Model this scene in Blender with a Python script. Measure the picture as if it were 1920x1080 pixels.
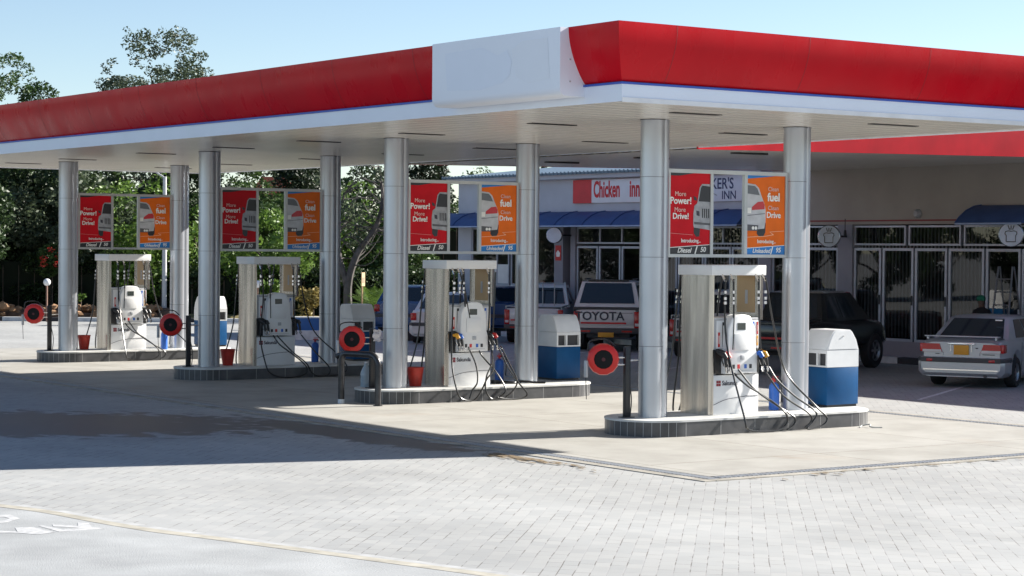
import bpy, bmesh, math, random
from mathutils import Vector, Matrix
for o in list(bpy.data.objects): bpy.data.objects.remove(o, do_unlink=True)
S = bpy.context.scene
COL = S.collection
rnd = random.Random(7)
# ------------------------------------------------------------------ camera
FPX = 3887.67
CAM = Vector((-20.32413, -25.02331, 2.88))
CR = Vector((0.81752998, -0.57583, 0.00803413)); CU = Vector((0.00483389, 0.02081195, 0.99977172)); CF = Vector((0.57586575, 0.81730452, -0.01979789))
cd = bpy.data.cameras.new('camera'); cam = bpy.data.objects.new('camera', cd); COL.objects.link(cam)
cam.matrix_world = Matrix(((CR.x, CU.x, -CF.x, CAM.x), (CR.y, CU.y, -CF.y, CAM.y), (CR.z, CU.z, -CF.z, CAM.z), (0, 0, 0, 1)))
cd.sensor_width = 36; cd.lens = 36*FPX/1920; cd.clip_start = 0.5; cd.clip_end = 2000
S.camera = cam
# ------------------------------------------------------------------ world, sun, exposure
SUN = Vector((1.86, -0.27, 1.0)).normalized()
w = bpy.data.worlds.new('World'); S.world = w; w.use_nodes = True
nt = w.node_tree; bg = nt.nodes['Background']; sky = nt.nodes.new('ShaderNodeTexSky'); sky.sky_type = 'NISHITA'
sky.sun_disc = False; sky.sun_elevation = math.asin(SUN.z); sky.sun_rotation = math.atan2(SUN.x, SUN.y)
sky.air_density = 1.0; sky.dust_density = 1.0; sky.ozone_density = 1.0; sky.altitude = 1900
nt.links.new(sky.outputs[0], bg.inputs[0]); bg.inputs[1].default_value = 0.058
sl = bpy.data.lights.new('sun', 'SUN'); sl.energy = 5.0; sl.angle = math.radians(0.5); sl.color = (1.0, 0.95, 0.87)
so = bpy.data.objects.new('sun', sl); COL.objects.link(so); so.rotation_euler = SUN.to_track_quat('Z', 'Y').to_euler(); so.location = (40, -6, 30)
S.view_settings.view_transform = 'Standard'; S.view_settings.look = 'None'; S.view_settings.gamma = 1; S.view_settings.exposure = 1.42
S.render.engine = 'CYCLES'

# ------------------------------------------------------------------ helpers
def spot(px, depth, z=0.0):            # a place seen at picture column px at a distance
    p = CAM + CF*depth + CR*(depth*(px-960)/FPX); return Vector((p.x, p.y, z))
def gnd(px, py, z=0.0):
    d = CF + CR*((px-960)/FPX) + CU*((540-py)/FPX); t = (z-CAM.z)/d.z; return CAM + d*t
def tag(o, label=None, cat=None, group=None, kind=None):
    if label: o['label'] = label
    if cat: o['category'] = cat
    if group: o['group'] = group
    if kind: o['kind'] = kind
    return o
def thing(name, label, cat, loc=(0, 0, 0), rz=0.0, group=None, sc=1.0):
    o = bpy.data.objects.new(name, None); COL.objects.link(o); o.empty_display_size = 0.3
    o.location = loc; o.rotation_euler = (0, 0, rz); o.scale = (sc, sc, sc)
    return tag(o, label, cat, group)
def copy_tree(o, parent=None):
    c = o.copy(); COL.objects.link(c); c.parent = parent
    for ch in [x for x in bpy.data.objects if x.parent == o]:
        copy_tree(ch, c)
    return c

_M = {}
def mat(name, col, rough=0.6, metal=0.0, var=0.08, vscale=3.0, bump=0.0, bscale=40.0, coat=0.0, spec=0.5, coord='Object', emit=None):
    if name in _M: return _M[name]
    m = bpy.data.materials.new(name); m.use_nodes = True; n = m.node_tree.nodes; l = m.node_tree.links
    b = n['Principled BSDF']; b.inputs['Roughness'].default_value = rough; b.inputs['Metallic'].default_value = metal
    b.inputs['Specular IOR Level'].default_value = spec
    if coat: b.inputs['Coat Weight'].default_value = coat; b.inputs['Coat Roughness'].default_value = 0.08
    tc = n.new('ShaderNodeTexCoord')
    ns = n.new('ShaderNodeTexNoise'); ns.inputs['Scale'].default_value = vscale; ns.inputs['Detail'].default_value = 5
    l.new(tc.outputs[coord], ns.inputs['Vector'])
    mp = n.new('ShaderNodeMapRange'); mp.inputs[1].default_value = 0.3; mp.inputs[2].default_value = 0.7
    mp.inputs[3].default_value = 1-var; mp.inputs[4].default_value = 1+var
    l.new(ns.outputs[0], mp.inputs[0])
    mx = n.new('ShaderNodeMix'); mx.data_type = 'RGBA'; mx.blend_type = 'MULTIPLY'; mx.inputs[0].default_value = 1
    mx.inputs[6].default_value = (*col, 1); l.new(mp.outputs[0], mx.inputs[7]); l.new(mx.outputs[2], b.inputs['Base Color'])
    if bump:
        n2 = n.new('ShaderNodeTexNoise'); n2.inputs['Scale'].default_value = bscale; n2.inputs['Detail'].default_value = 4
        l.new(tc.outputs[coord], n2.inputs['Vector'])
        bp = n.new('ShaderNodeBump'); bp.inputs['Strength'].default_value = bump; bp.inputs['Distance'].default_value = 0.02
        l.new(n2.outputs[0], bp.inputs['Height']); l.new(bp.outputs[0], b.inputs['Normal'])
    _M[name] = m; return m

class MB:
    def __init__(s): s.v = []; s.f = []; s.mi = []; s.sm = []
    def add(s, vs, fs, mi=0, smooth=False):
        k = len(s.v); s.v += [tuple(v) for v in vs]
        for f in fs: s.f.append([k+i for i in f]); s.mi.append(mi); s.sm.append(smooth)
        return s
    def box(s, x0, x1, y0, y1, z0, z1, mi=0, bev=0.0):
        if bev <= 0:
            vs = [(x, y, z) for x in (x0, x1) for y in (y0, y1) for z in (z0, z1)]
            fs = [(0, 1, 3, 2), (4, 6, 7, 5), (0, 4, 5, 1), (2, 3, 7, 6), (0, 2, 6, 4), (1, 5, 7, 3)]
            return s.add(vs, fs, mi)
        bm = bmesh.new(); bmesh.ops.create_cube(bm, size=1)
        for v in bm.verts: v.co = Vector(((x0+x1)/2+v.co.x*(x1-x0), (y0+y1)/2+v.co.y*(y1-y0), (z0+z1)/2+v.co.z*(z1-z0)))
        bmesh.ops.bevel(bm, geom=bm.edges[:]+bm.verts[:], offset=bev, segments=2, affect='EDGES', profile=0.5)
        return s.bm(bm, mi)
    def bm(s, bm, mi=0, smooth=False, M=None):
        bm.verts.ensure_lookup_table()
        s.add([(M @ v.co if M else v.co) for v in bm.verts], [[v.index for v in f.verts] for f in bm.faces], mi, smooth); bm.free(); return s
    def tube(s, pts, r, seg=8, mi=0, cap=True, radii=None):
        pts = [Vector(p) for p in pts]; n = len(pts); rings = []
        up = Vector((0, 0, 1)); prev = None
        for i, p in enumerate(pts):
            t = (pts[min(i+1, n-1)]-pts[max(i-1, 0)]).normalized()
            if prev is None:
                a = up if abs(t.z) < 0.9 else Vector((1, 0, 0)); x = t.cross(a).normalized()
            else:
                x = (prev-t*prev.dot(t)).normalized()
            prev = x; y = t.cross(x); rr = radii[i] if radii else r
            rings.append([p+x*(rr*math.cos(2*math.pi*k/seg))+y*(rr*math.sin(2*math.pi*k/seg)) for k in range(seg)])
        vs = [v for ring in rings for v in ring]; fs = []
        for i in range(n-1):
            for k in range(seg): fs.append((i*seg+k, i*seg+(k+1) % seg, (i+1)*seg+(k+1) % seg, (i+1)*seg+k))
        s.add(vs, fs, mi, True)
        if cap: s.add(rings[0], [list(range(seg))], mi); s.add(rings[-1], [list(range(seg))[::-1]], mi)
        return s
    def cyl(s, p0, p1, r0, r1=None, seg=24, mi=0):
        return s.tube([p0, p1], r0, seg, mi, True, [r0, r0 if r1 is None else r1])
    def lathe(s, prof, seg=24, mi=0, M=None, smooth=True):
        vs = []; fs = []
        for r, z in prof:
            for k in range(seg):
                v = Vector((r*math.cos(2*math.pi*k/seg), r*math.sin(2*math.pi*k/seg), z)); vs.append(M @ v if M else v)
        for i in range(len(prof)-1):
            for k in range(seg): fs.append((i*seg+k, i*seg+(k+1) % seg, (i+1)*seg+(k+1) % seg, (i+1)*seg+k))
        return s.add(vs, fs, mi, smooth)
    def prism(s, poly, fn, d0, d1, mi=0, smooth=False):   # poly 2D, fn(a,b,d)->xyz
        n = len(poly); vs = [fn(a, b, d0) for a, b in poly]+[fn(a, b, d1) for a, b in poly]
        s.add(vs, [list(range(n))[::-1], [n+i for i in range(n)]], mi)
        s.add(vs, [(i, (i+1) % n, n+(i+1) % n, n+i) for i in range(n)], mi, smooth); return s
    def build(s, name, mats, parent=None, loc=None, rot=None, sharp=35):
        me = bpy.data.meshes.new(name); me.from_pydata(s.v, [], s.f)
        if not isinstance(mats, (list, tuple)): mats = [mats]
        for m in mats: me.materials.append(m)
        me.polygons.foreach_set('material_index', s.mi); me.polygons.foreach_set('use_smooth', s.sm)
        bm = bmesh.new(); bm.from_mesh(me); bmesh.ops.remove_doubles(bm, verts=bm.verts, dist=0.0004) if len(s.v) < 60000 else None
        bmesh.ops.recalc_face_normals(bm, faces=bm.faces); bm.to_mesh(me); bm.free()
        try: me.set_sharp_from_angle(angle=math.radians(sharp))
        except Exception: pass
        me.update(); o = bpy.data.objects.new(name, me); COL.objects.link(o)
        if parent: o.parent = parent
        if loc: o.location = loc
        if rot: o.rotation_euler = rot
        return o
def XZ(a, b, d): return (a, d, b)
def YZ(a, b, d): return (d, a, b)
def XY(a, b, d): return (a, b, d)
def sm(pts, n=6):                     # smooth a polyline (Catmull-Rom)
    P = [Vector(p) for p in pts]; P = [2*P[0]-P[1]]+P+[2*P[-1]-P[-2]]; out = []
    for i in range(1, len(P)-2):
        a, b, c, d = P[i-1], P[i], P[i+1], P[i+2]
        for k in range(n):
            t = k/n; out.append(0.5*((2*b)+(c-a)*t+(2*a-5*b+4*c-d)*t*t+(3*b-a-3*c+d)*t**3))
    out.append(P[-2]); return out
def letters(txt, size, m, parent, loc, rot, name='lettering', sx=1.0, bold=0.0, shear=0.0, align='CENTER', ext=0.002):
    cu = bpy.data.curves.new('t', 'FONT'); cu.body = txt; cu.size = size; cu.extrude = ext; cu.offset = bold; cu.align_x = align; cu.align_y = 'CENTER'; cu.shear = shear
    cu.resolution_u = 3
    to = bpy.data.objects.new('t', cu); COL.objects.link(to)
    dg = bpy.context.evaluated_depsgraph_get(); me = bpy.data.meshes.new_from_object(to.evaluated_get(dg)); bpy.data.objects.remove(to, do_unlink=True)
    me.materials.clear(); me.materials.append(m); me.name = name
    for v in me.vertices: v.co.x *= sx
    o = bpy.data.objects.new(name, me); COL.objects.link(o); o.parent = parent; o.location = loc; o.rotation_euler = rot; return o
R90 = math.pi/2
FACE_Y = (R90, 0, 0)           # text facing -Y
FACE_X = (R90, 0, -R90)        # text facing -X

# ------------------------------------------------------------------ materials
red = mat('red_panel', (0.52, 0.004, 0.012), 0.30, 0, 0.09, 0.9, spec=0.16)
band = mat('white_band', (0.80, 0.85, 0.94), 0.35, 0, 0.03, 1.0)
blue_s = mat('blue_stripe', (0.02, 0.08, 0.45), 0.4)
signwhite = mat('sign_white', (0.80, 0.84, 0.92), 0.35, 0, 0.02, 0.7)
soffit_m = mat('soffit_panel', (0.90, 0.86, 0.78), 0.24, 0.15, 0.04, 0.8)
dark = mat('dark_recess', (0.03, 0.03, 0.03), 0.7)
silver = mat('silver_column', (0.47, 0.49, 0.53), 0.33, 0.72, 0.05, 1.5)
steel = mat('stainless_steel', (0.55, 0.51, 0.46), 0.24, 0.95, 0.32, 1.0, bump=.12, bscale=3)
for nd in list(steel.node_tree.nodes):
    if nd.type == 'TEX_NOISE':
        mpn = steel.node_tree.nodes.new('ShaderNodeMapping'); mpn.inputs['Scale'].default_value = (9, 9, .7); src = nd.inputs['Vector'].links[0].from_socket
        steel.node_tree.links.new(src, mpn.inputs[0]); steel.node_tree.links.new(mpn.outputs[0], nd.inputs['Vector'])
tan = mat('tan_panel', (0.50, 0.34, 0.19), 0.35, 0.5, 0.06, 2)
alu = mat('aluminium_frame', (0.48, 0.49, 0.49), 0.4, 0.5)
pwhite = mat('pump_white', (0.78, 0.78, 0.78), 0.32, 0, 0.03, 3, coat=0.2)
pgrey = mat('pump_grey', (0.42, 0.43, 0.45), 0.4, 0.2)
black = mat('black_plastic', (0.018, 0.018, 0.02), 0.42)
rubber = mat('black_rubber', (0.012, 0.012, 0.013), 0.33, spec=0.7)
chrome = mat('chrome', (0.75, 0.75, 0.76), 0.12, 1.0, 0.02)
reelred = mat('reel_red', (0.62, 0.018, 0.014), 0.35, 0, 0.1, 6)
redp = mat('red_paint', (0.55, 0.02, 0.02), 0.45)
yellow = mat('yellow_plastic', (0.75, 0.36, 0.03), 0.4)
bluep = mat('blue_plastic', (0.03, 0.14, 0.55), 0.4)
binblue = mat('bin_blue', (0.003, 0.070, 0.20), 0.42, 0, 0.08, 4, spec=.25)
binwhite = mat('bin_white', (0.74, 0.75, 0.76), 0.35, 0, 0.05, 4)
bottlem = mat('clear_bottle', (0.35, 0.42, 0.47), 0.1, 0.0, 0.05)
bucketm = mat('bucket_red', (0.48, 0.03, 0.015), 0.5, 0, 0.15, 8)
gunm = mat('worn_pipe', (0.06, 0.06, 0.065), 0.3, 0.7, 0.3, 6)
txtwhite = mat('lettering_white', (0.85, 0.85, 0.82), 0.5)
txtpink = mat('lettering_pale', (0.80, 0.55, 0.50), 0.5)
txtdark = mat('lettering_dark', (0.04, 0.04, 0.06), 0.5)
txtnavy = mat('lettering_navy', (0.02, 0.03, 0.12), 0.5)
txtred = mat('lettering_red', (0.60, 0.01, 0.02), 0.5)
posred = mat('poster_red', (0.58, 0.008, 0.018), 0.4, 0, 0.12, 2.5, spec=.15)
posor = mat('poster_orange', (0.78, 0.15, 0.012), 0.4, 0, 0.12, 2.5, spec=.2)
posblk = mat('poster_black', (0.02, 0.02, 0.025), 0.35)
posblue = mat('poster_blue', (0.01, 0.19, 0.55), 0.35)
pcar1 = mat('poster_car_silver', (0.34, 0.35, 0.38), 0.35, 0, 0.25, 9)
pcar2 = mat('poster_car_light', (0.50, 0.51, 0.54), 0.35, 0, 0.15, 6)

def ground_mats():
    # pavers: bricks laid diagonally, dark damp patch beside the drain
    m = bpy.data.materials.new('pavers'); m.use_nodes = True; n = m.node_tree.nodes; l = m.node_tree.links; b = n['Principled BSDF']
    tc = n.new('ShaderNodeTexCoord'); mp = n.new('ShaderNodeMapping'); mp.inputs['Rotation'].default_value = (0, 0, math.radians(-48.5)); l.new(tc.outputs['Object'], mp.inputs[0])
    nzw = n.new('ShaderNodeTexNoise'); nzw.inputs['Scale'].default_value = 1.1; l.new(tc.outputs['Object'], nzw.inputs['Vector'])
    ad = n.new('ShaderNodeMix'); ad.data_type = 'RGBA'; ad.blend_type = 'LINEAR_LIGHT'; ad.inputs[0].default_value = 0.012
    l.new(mp.outputs[0], ad.inputs[6]); l.new(nzw.outputs['Color'], ad.inputs[7])
    br = n.new('ShaderNodeTexBrick'); br.inputs['Scale'].default_value = 1; br.inputs['Brick Width'].default_value = 0.27; br.inputs['Row Height'].default_value = 0.135
    br.inputs['Mortar Size'].default_value = 0.006; br.inputs['Mortar Smooth'].default_value = 0.5; br.inputs['Bias'].default_value = -0.1
    br.inputs['Color1'].default_value = (0.304, 0.310, 0.308, 1); br.inputs['Color2'].default_value = (0.348, 0.350, 0.342, 1); br.inputs['Mortar'].default_value = (0.245, 0.246, 0.248, 1)
    l.new(ad.outputs[2], br.inputs['Vector'])
    nj = n.new('ShaderNodeTexNoise'); nj.inputs['Scale'].default_value = 3.2; nj.inputs['Detail'].default_value = 6; l.new(tc.outputs['Object'], nj.inputs['Vector'])
    rj = n.new('ShaderNodeValToRGB'); rj.color_ramp.elements[0].position = 0.40; rj.color_ramp.elements[0].color = (0.13, 0.12, 0.11, 1); rj.color_ramp.elements[1].position = 0.52; rj.color_ramp.elements[1].color = (0.305, 0.305, 0.303, 1); l.new(nj.outputs[0], rj.inputs[0]); l.new(rj.outputs[0], br.inputs['Mortar'])
    n1 = n.new('ShaderNodeTexNoise'); n1.inputs['Scale'].default_value = 0.35; n1.inputs['Detail'].default_value = 8; l.new(tc.outputs['Object'], n1.inputs['Vector'])
    r1 = n.new('ShaderNodeMapRange'); r1.inputs[1].default_value = 0.3; r1.inputs[2].default_value = 0.7; r1.inputs[3].default_value = 0.84; r1.inputs[4].default_value = 1.13; l.new(n1.outputs[0], r1.inputs[0])
    mx = n.new('ShaderNodeMix'); mx.data_type = 'RGBA'; mx.blend_type = 'MULTIPLY'; mx.inputs[0].default_value = 1; l.new(br.outputs[0], mx.inputs[6]); l.new(r1.outputs[0], mx.inputs[7])
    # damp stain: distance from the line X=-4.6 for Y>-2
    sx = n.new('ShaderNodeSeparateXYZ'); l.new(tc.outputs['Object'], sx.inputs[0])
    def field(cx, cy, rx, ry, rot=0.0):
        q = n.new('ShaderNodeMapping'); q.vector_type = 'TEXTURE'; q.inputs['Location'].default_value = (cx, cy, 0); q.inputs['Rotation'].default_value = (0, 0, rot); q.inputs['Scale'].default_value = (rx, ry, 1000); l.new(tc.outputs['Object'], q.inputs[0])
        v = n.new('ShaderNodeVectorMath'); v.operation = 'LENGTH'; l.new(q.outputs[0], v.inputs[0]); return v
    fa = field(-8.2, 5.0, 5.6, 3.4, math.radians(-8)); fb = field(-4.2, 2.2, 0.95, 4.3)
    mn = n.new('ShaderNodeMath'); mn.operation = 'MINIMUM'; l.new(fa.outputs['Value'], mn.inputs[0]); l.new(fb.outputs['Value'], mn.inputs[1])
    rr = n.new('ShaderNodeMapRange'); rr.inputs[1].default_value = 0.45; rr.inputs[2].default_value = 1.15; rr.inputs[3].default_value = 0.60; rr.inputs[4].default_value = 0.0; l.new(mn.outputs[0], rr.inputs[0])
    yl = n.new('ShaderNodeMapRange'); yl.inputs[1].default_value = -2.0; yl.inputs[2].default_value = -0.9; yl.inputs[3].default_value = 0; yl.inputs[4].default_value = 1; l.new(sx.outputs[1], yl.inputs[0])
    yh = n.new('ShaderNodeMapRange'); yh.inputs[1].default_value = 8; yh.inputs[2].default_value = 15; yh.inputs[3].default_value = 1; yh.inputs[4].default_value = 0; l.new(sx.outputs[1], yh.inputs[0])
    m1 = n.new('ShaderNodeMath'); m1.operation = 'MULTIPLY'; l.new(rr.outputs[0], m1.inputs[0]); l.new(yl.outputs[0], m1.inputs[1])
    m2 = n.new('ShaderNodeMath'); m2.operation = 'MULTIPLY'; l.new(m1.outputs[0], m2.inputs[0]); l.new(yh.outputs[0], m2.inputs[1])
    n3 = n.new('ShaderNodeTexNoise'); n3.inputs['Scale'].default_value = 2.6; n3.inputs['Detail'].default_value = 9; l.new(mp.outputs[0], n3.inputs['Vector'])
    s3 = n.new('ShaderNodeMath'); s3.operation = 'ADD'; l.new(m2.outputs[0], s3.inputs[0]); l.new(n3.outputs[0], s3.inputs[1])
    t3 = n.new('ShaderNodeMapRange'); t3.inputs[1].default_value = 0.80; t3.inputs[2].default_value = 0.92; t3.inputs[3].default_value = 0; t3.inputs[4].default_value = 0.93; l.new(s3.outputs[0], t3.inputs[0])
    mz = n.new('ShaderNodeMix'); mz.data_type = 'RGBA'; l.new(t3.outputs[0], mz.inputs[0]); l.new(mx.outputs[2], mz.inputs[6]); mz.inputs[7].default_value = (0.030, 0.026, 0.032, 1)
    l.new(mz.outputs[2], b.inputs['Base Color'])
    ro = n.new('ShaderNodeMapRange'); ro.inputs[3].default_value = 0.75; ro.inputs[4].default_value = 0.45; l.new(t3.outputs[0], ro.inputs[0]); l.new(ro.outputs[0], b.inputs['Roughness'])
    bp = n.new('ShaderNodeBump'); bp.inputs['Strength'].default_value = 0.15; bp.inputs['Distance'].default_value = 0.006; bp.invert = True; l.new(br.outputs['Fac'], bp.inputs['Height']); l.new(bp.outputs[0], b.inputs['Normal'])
    # slab
    s = bpy.data.materials.new('concrete_slab'); s.use_nodes = True; n = s.node_tree.nodes; l = s.node_tree.links; b = n['Principled BSDF']; b.inputs['Roughness'].default_value = 0.7
    tc = n.new('ShaderNodeTexCoord'); a = n.new('ShaderNodeTexNoise'); a.inputs['Scale'].default_value = 0.8; a.inputs['Detail'].default_value = 10; a.inputs['Roughness'].default_value = 0.65; l.new(tc.outputs['Object'], a.inputs['Vector'])
    cr = n.new('ShaderNodeValToRGB'); e = cr.color_ramp.elements; e[0].position = 0.3; e[0].color = (0.275, 0.264, 0.24, 1); e[1].position = 0.62; e[1].color = (0.38, 0.37, 0.342, 1); l.new(a.outputs[0], cr.inputs[0])
    jt = n.new('ShaderNodeTexBrick'); jt.offset = 0; jt.inputs['Scale'].default_value = 1; jt.inputs['Brick Width'].default_value = 3.05; jt.inputs['Row Height'].default_value = 3.7; jt.inputs['Mortar Size'].default_value = 0.012
    jt.inputs['Color1'].default_value = (1, 1, 1, 1); jt.inputs['Color2'].default_value = (0.96, 0.96, 0.95, 1); jt.inputs['Mortar'].default_value = (0.5, 0.46, 0.38, 1); l.new(tc.outputs['Object'], jt.inputs['Vector'])
    mx = n.new('ShaderNodeMix'); mx.data_type = 'RGBA'; mx.blend_type = 'MULTIPLY'; mx.inputs[0].default_value = 1; l.new(cr.outputs[0], mx.inputs[6]); l.new(jt.outputs[0], mx.inputs[7])
    st = n.new('ShaderNodeTexNoise'); st.inputs['Scale'].default_value = 0.55; st.inputs['Detail'].default_value = 6; mpp = n.new('ShaderNodeMapping'); mpp.inputs['Scale'].default_value = (1, 0.5, 1); mpp.inputs['Location'].default_value = (3.1, 7.7, 0); l.new(tc.outputs['Object'], mpp.inputs[0]); l.new(mpp.outputs[0], st.inputs['Vector'])
    sr = n.new('ShaderNodeMapRange'); sr.inputs[1].default_value = 0.62; sr.inputs[2].default_value = 0.75; sr.inputs[4].default_value = 0.5; l.new(st.outputs[0], sr.inputs[0])
    m2 = n.new('ShaderNodeMix'); m2.data_type = 'RGBA'; l.new(sr.outputs[0], m2.inputs[0]); l.new(mx.outputs[2], m2.inputs[6]); m2.inputs[7].default_value = (0.30, 0.22, 0.15, 1)
    l.new(m2.outputs[2], b.inputs['Base Color'])
    return m, s
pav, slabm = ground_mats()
kerbm = mat('edge_concrete', (0.31, 0.29, 0.25), 0.8, 0, 0.35, 2.2)
drainm = mat('drain_grate_metal', (0.33, 0.35, 0.38), 0.5, 0.3, 0.15, 8)
asph = mat('pale_asphalt', (0.31, 0.32, 0.325), 0.85, 0, 0.12, 1.6, bump=0.25, bscale=60)
paintw = mat('road_paint', (0.60, 0.61, 0.62), 0.7, 0, 0.3, 9)
fadedp = mat('faded_paint', (0.43, 0.435, 0.44), 0.8, 0, 0.22, 14)
paintb = mat('kerb_black', (0.03, 0.03, 0.035), 0.7, 0, 0.3, 5)
sandm = mat('sandy_edge', (0.345, 0.325, 0.275), 0.9, 0, 0.22, 6)
soil = mat('soil', (0.15, 0.085, 0.05), 0.95, 0, 0.5, 2.2, bump=0.8, bscale=5)

# ------------------------------------------------------------------ ground
SLOPE = 0.03
def gz(x): return SLOPE*min(max(0.0, -3.7-x), 9.0)      # the paving falls gently towards the drain
b = MB(); xs_ = (900, -3.7, -5.5, -8, -10.5, -12.7, -900)
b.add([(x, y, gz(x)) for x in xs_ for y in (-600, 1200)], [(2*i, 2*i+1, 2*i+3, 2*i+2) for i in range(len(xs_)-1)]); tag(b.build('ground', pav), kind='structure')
def gslope(px, py, dz=0.0):
    a = gnd(px, py)
    for _ in range(12): a = gnd(px, py, gz(a.x)+dz)
    return a
SX0, SX1, SY0, SY1 = -3.25, 5.95, -5.15, 29.0
def sheet(name, pts, z, m): b = MB(); b.add([(x, y, z) for x, y in pts], [list(range(len(pts)))]); return tag(b.build(name, m), kind='structure')
sheet('forecourt_slab', [(SX0, SY0), (SX1, SY0), (SX1, SY1), (SX0, SY1)], 0.008, slabm)
b = MB()
for (x0, x1, y0, y1, along) in ((SX0-0.24, SX0-0.012, SY0-0.24, SY1, 'y'), (SX0, SX1+0.2, SY0-0.24, SY0-0.012, 'x'), (SX1+0.012, SX1+0.2, SY0, SY1, 'y')):
    b.box(x0, x1, y0, y1, -0.02, 0.004, 1)
    t = (y0 if along == 'y' else x0)+0.02; e = (y1 if along == 'y' else x1)
    while t < e:
        if along == 'y': b.box(x0+0.03, x1-0.03, t, min(t+0.045, e), 0.004, 0.012)
        else: b.box(t, min(t+0.045, e), y0+0.03, y1-0.03, 0.004, 0.012)
        t += 0.075
tag(b.build('drain', [drainm, paintb]), kind='structure')
b = MB(); b.box(SX0-0.42, SX0-0.245, SY0-0.4, SY1, -0.02, 0.010); b.box(SX0-0.24, SX1+0.4, SY0-0.42, SY0-0.245, -0.02, 0.010); b.box(SX1+0.21, SX1+0.36, SY0-0.24, SY1, -0.02, 0.010)
tag(b.build('slab_edging', kerbm), kind='structure')
# near-left kerb, sandy seam, pale asphalt
K = [gslope(x, y) for x, y in ((-300, 915), (-120, 930), (0, 943), (104, 956), (208, 975), (312, 992), (425, 1006), (650, 1036), (950, 1076), (1150, 1106), (1500, 1160))]; K = [(v.x, v.y) for v in sm([(v.x, v.y, 0) for v in K], 8)]
def off(pts, d): return [(x-d*.75, y-d*0.66) for x, y in pts]
b = MB(); n = len(K); rows = [off(K, 0.30+.2*q) for q in range(30)]+[off(K, 12), off(K, 45)]
b.add([(x, y, gz(x)+0.010) for A in rows for x, y in A], [(r*n+i, r*n+i+1, (r+1)*n+i+1, (r+1)*n+i) for r in range(len(rows)-1) for i in range(n-1)]); tag(b.build('asphalt_road', asph), kind='structure')
b = MB(); n = len(K)
for (d0, d1, z, mi) in ((0.0, 0.15, 0.009, 0), (0.15, 0.34, 0.0125, 1)):
    A = off(K, d0); B = off(K, d1); b.add([(x, y, gz(x)+z) for x, y in A]+[(x, y, gz(x)+z) for x, y in B], [(i, i+1, n+i+1, n+i) for i in range(n-1)], mi)
tag(b.build('flush_kerb', [mat('kerb_line', (0.36, 0.365, 0.365), 0.8, 0, 0.2, 5), sandm]), kind='structure')
def gpoly(px, z=0.0125): return [tuple(gslope(x, y, z)) for x, y in px]
b = MB()
for P in ([(-30, 966), (20, 965), (38, 972), (10, 980), (-30, 984), (-30, 979), (8, 976), (18, 972), (8, 969), (-30, 971)], [(28, 989), (62, 988), (104, 998), (70, 1002), (34, 999)],
          [(-30, 994), (30, 996), (36, 999), (-30, 999)], [(98, 983), (146, 986), (146, 980), (166, 980), (172, 988), (198, 991), (112, 997), (72, 986), (80, 985), (118, 993), (150, 990), (100, 987)]):
    b.add(gpoly(P), [list(range(len(P)))])
tag(b.build('road_marking', fadedp), kind='structure')
dirtm = mat('dirt_crumbs', (0.17, 0.12, 0.065), .95, 0, .4, 9)
b = MB(); R_ = random.Random(12)
for k in range(230):
    if k < 180: y = -1.5-abs(R_.gauss(0, 1.0)); x = SX0-.45-abs(R_.gauss(0, .16))-.25
    else: x = R_.uniform(-3, 3.5); y = SY0-.45-abs(R_.gauss(0, .12))
    r = R_.uniform(.012, .055); a0 = R_.uniform(0, 6); n_ = 7
    b.add([(x+r*R_.uniform(.5, 1.2)*math.cos(a0+q*6.283/n_)*.8, y+r*R_.uniform(.5, 1.3)*math.sin(a0+q*6.283/n_)*1.8, gz(x)+.0145+k*.00002) for q in range(n_)], [list(range(n_))])
tag(b.build('dirt_crumbs', dirtm), 'brown dirt crumbs scattered along the edge of the concrete slab', 'dirt', kind='stuff')
# parking bay lines on the shaded paving
b = MB()
for x0, y0, x1, y1 in ((10.0, 8.2, 15.2, 11.2), (9.4, 12.2, 14.6, 15.2), (9.0, 17.4, 14.2, 20.4), (8.8, 22.2, 14.0, 25.2), (9.0, 3.0, 13.6, 5.8), (9.0, 27, 14.0, 30)):
    d = Vector((x1-x0, y1-y0, 0)).normalized(); q = Vector((-d.y, d.x, 0))*0.05
    a = Vector((x0, y0, 0.006)); c = Vector((x1, y1, 0.006)); b.add([a-q, c-q, c+q, a+q], [(0, 1, 2, 3)])
tag(b.build('parking_line', paintw), kind='structure')

# ------------------------------------------------------------------ main canopy
CX0, CX1, CY0, CY1 = -3.07, 6.06, -3.06, 27.3
ZB, ZR, ZT, OUT = 4.87, 5.12, 5.89, 0.29
for rm in (red,):
    nn_ = rm.node_tree.nodes; ll_ = rm.node_tree.links; t_ = nn_.new('ShaderNodeTexCoord'); q_ = nn_.new('ShaderNodeMapping'); q_.inputs['Scale'].default_value = (1.6, 1.6, .25); z_ = nn_.new('ShaderNodeTexNoise'); z_.inputs['Scale'].default_value = 1.5; z_.inputs['Detail'].default_value = 7
    ll_.new(t_.outputs['Object'], q_.inputs[0]); ll_.new(q_.outputs[0], z_.inputs['Vector']); r_ = nn_.new('ShaderNodeMapRange'); r_.inputs[1].default_value = .3; r_.inputs[2].default_value = .7; r_.inputs[3].default_value = .2; r_.inputs[4].default_value = .42
    ll_.new(z_.outputs[0], r_.inputs[0]); ll_.new(r_.outputs[0], nn_['Principled BSDF'].inputs['Roughness'])
    bp2 = nn_.new('ShaderNodeBump'); bp2.inputs['Strength'].default_value = .12; bp2.inputs['Distance'].default_value = .05; z2 = nn_.new('ShaderNodeTexNoise'); z2.inputs['Scale'].default_value = .55; ll_.new(t_.outputs['Object'], z2.inputs['Vector']); ll_.new(z2.outputs[0], bp2.inputs['Height']); ll_.new(bp2.outputs[0], nn_['Principled BSDF'].inputs['Normal'])
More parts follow.
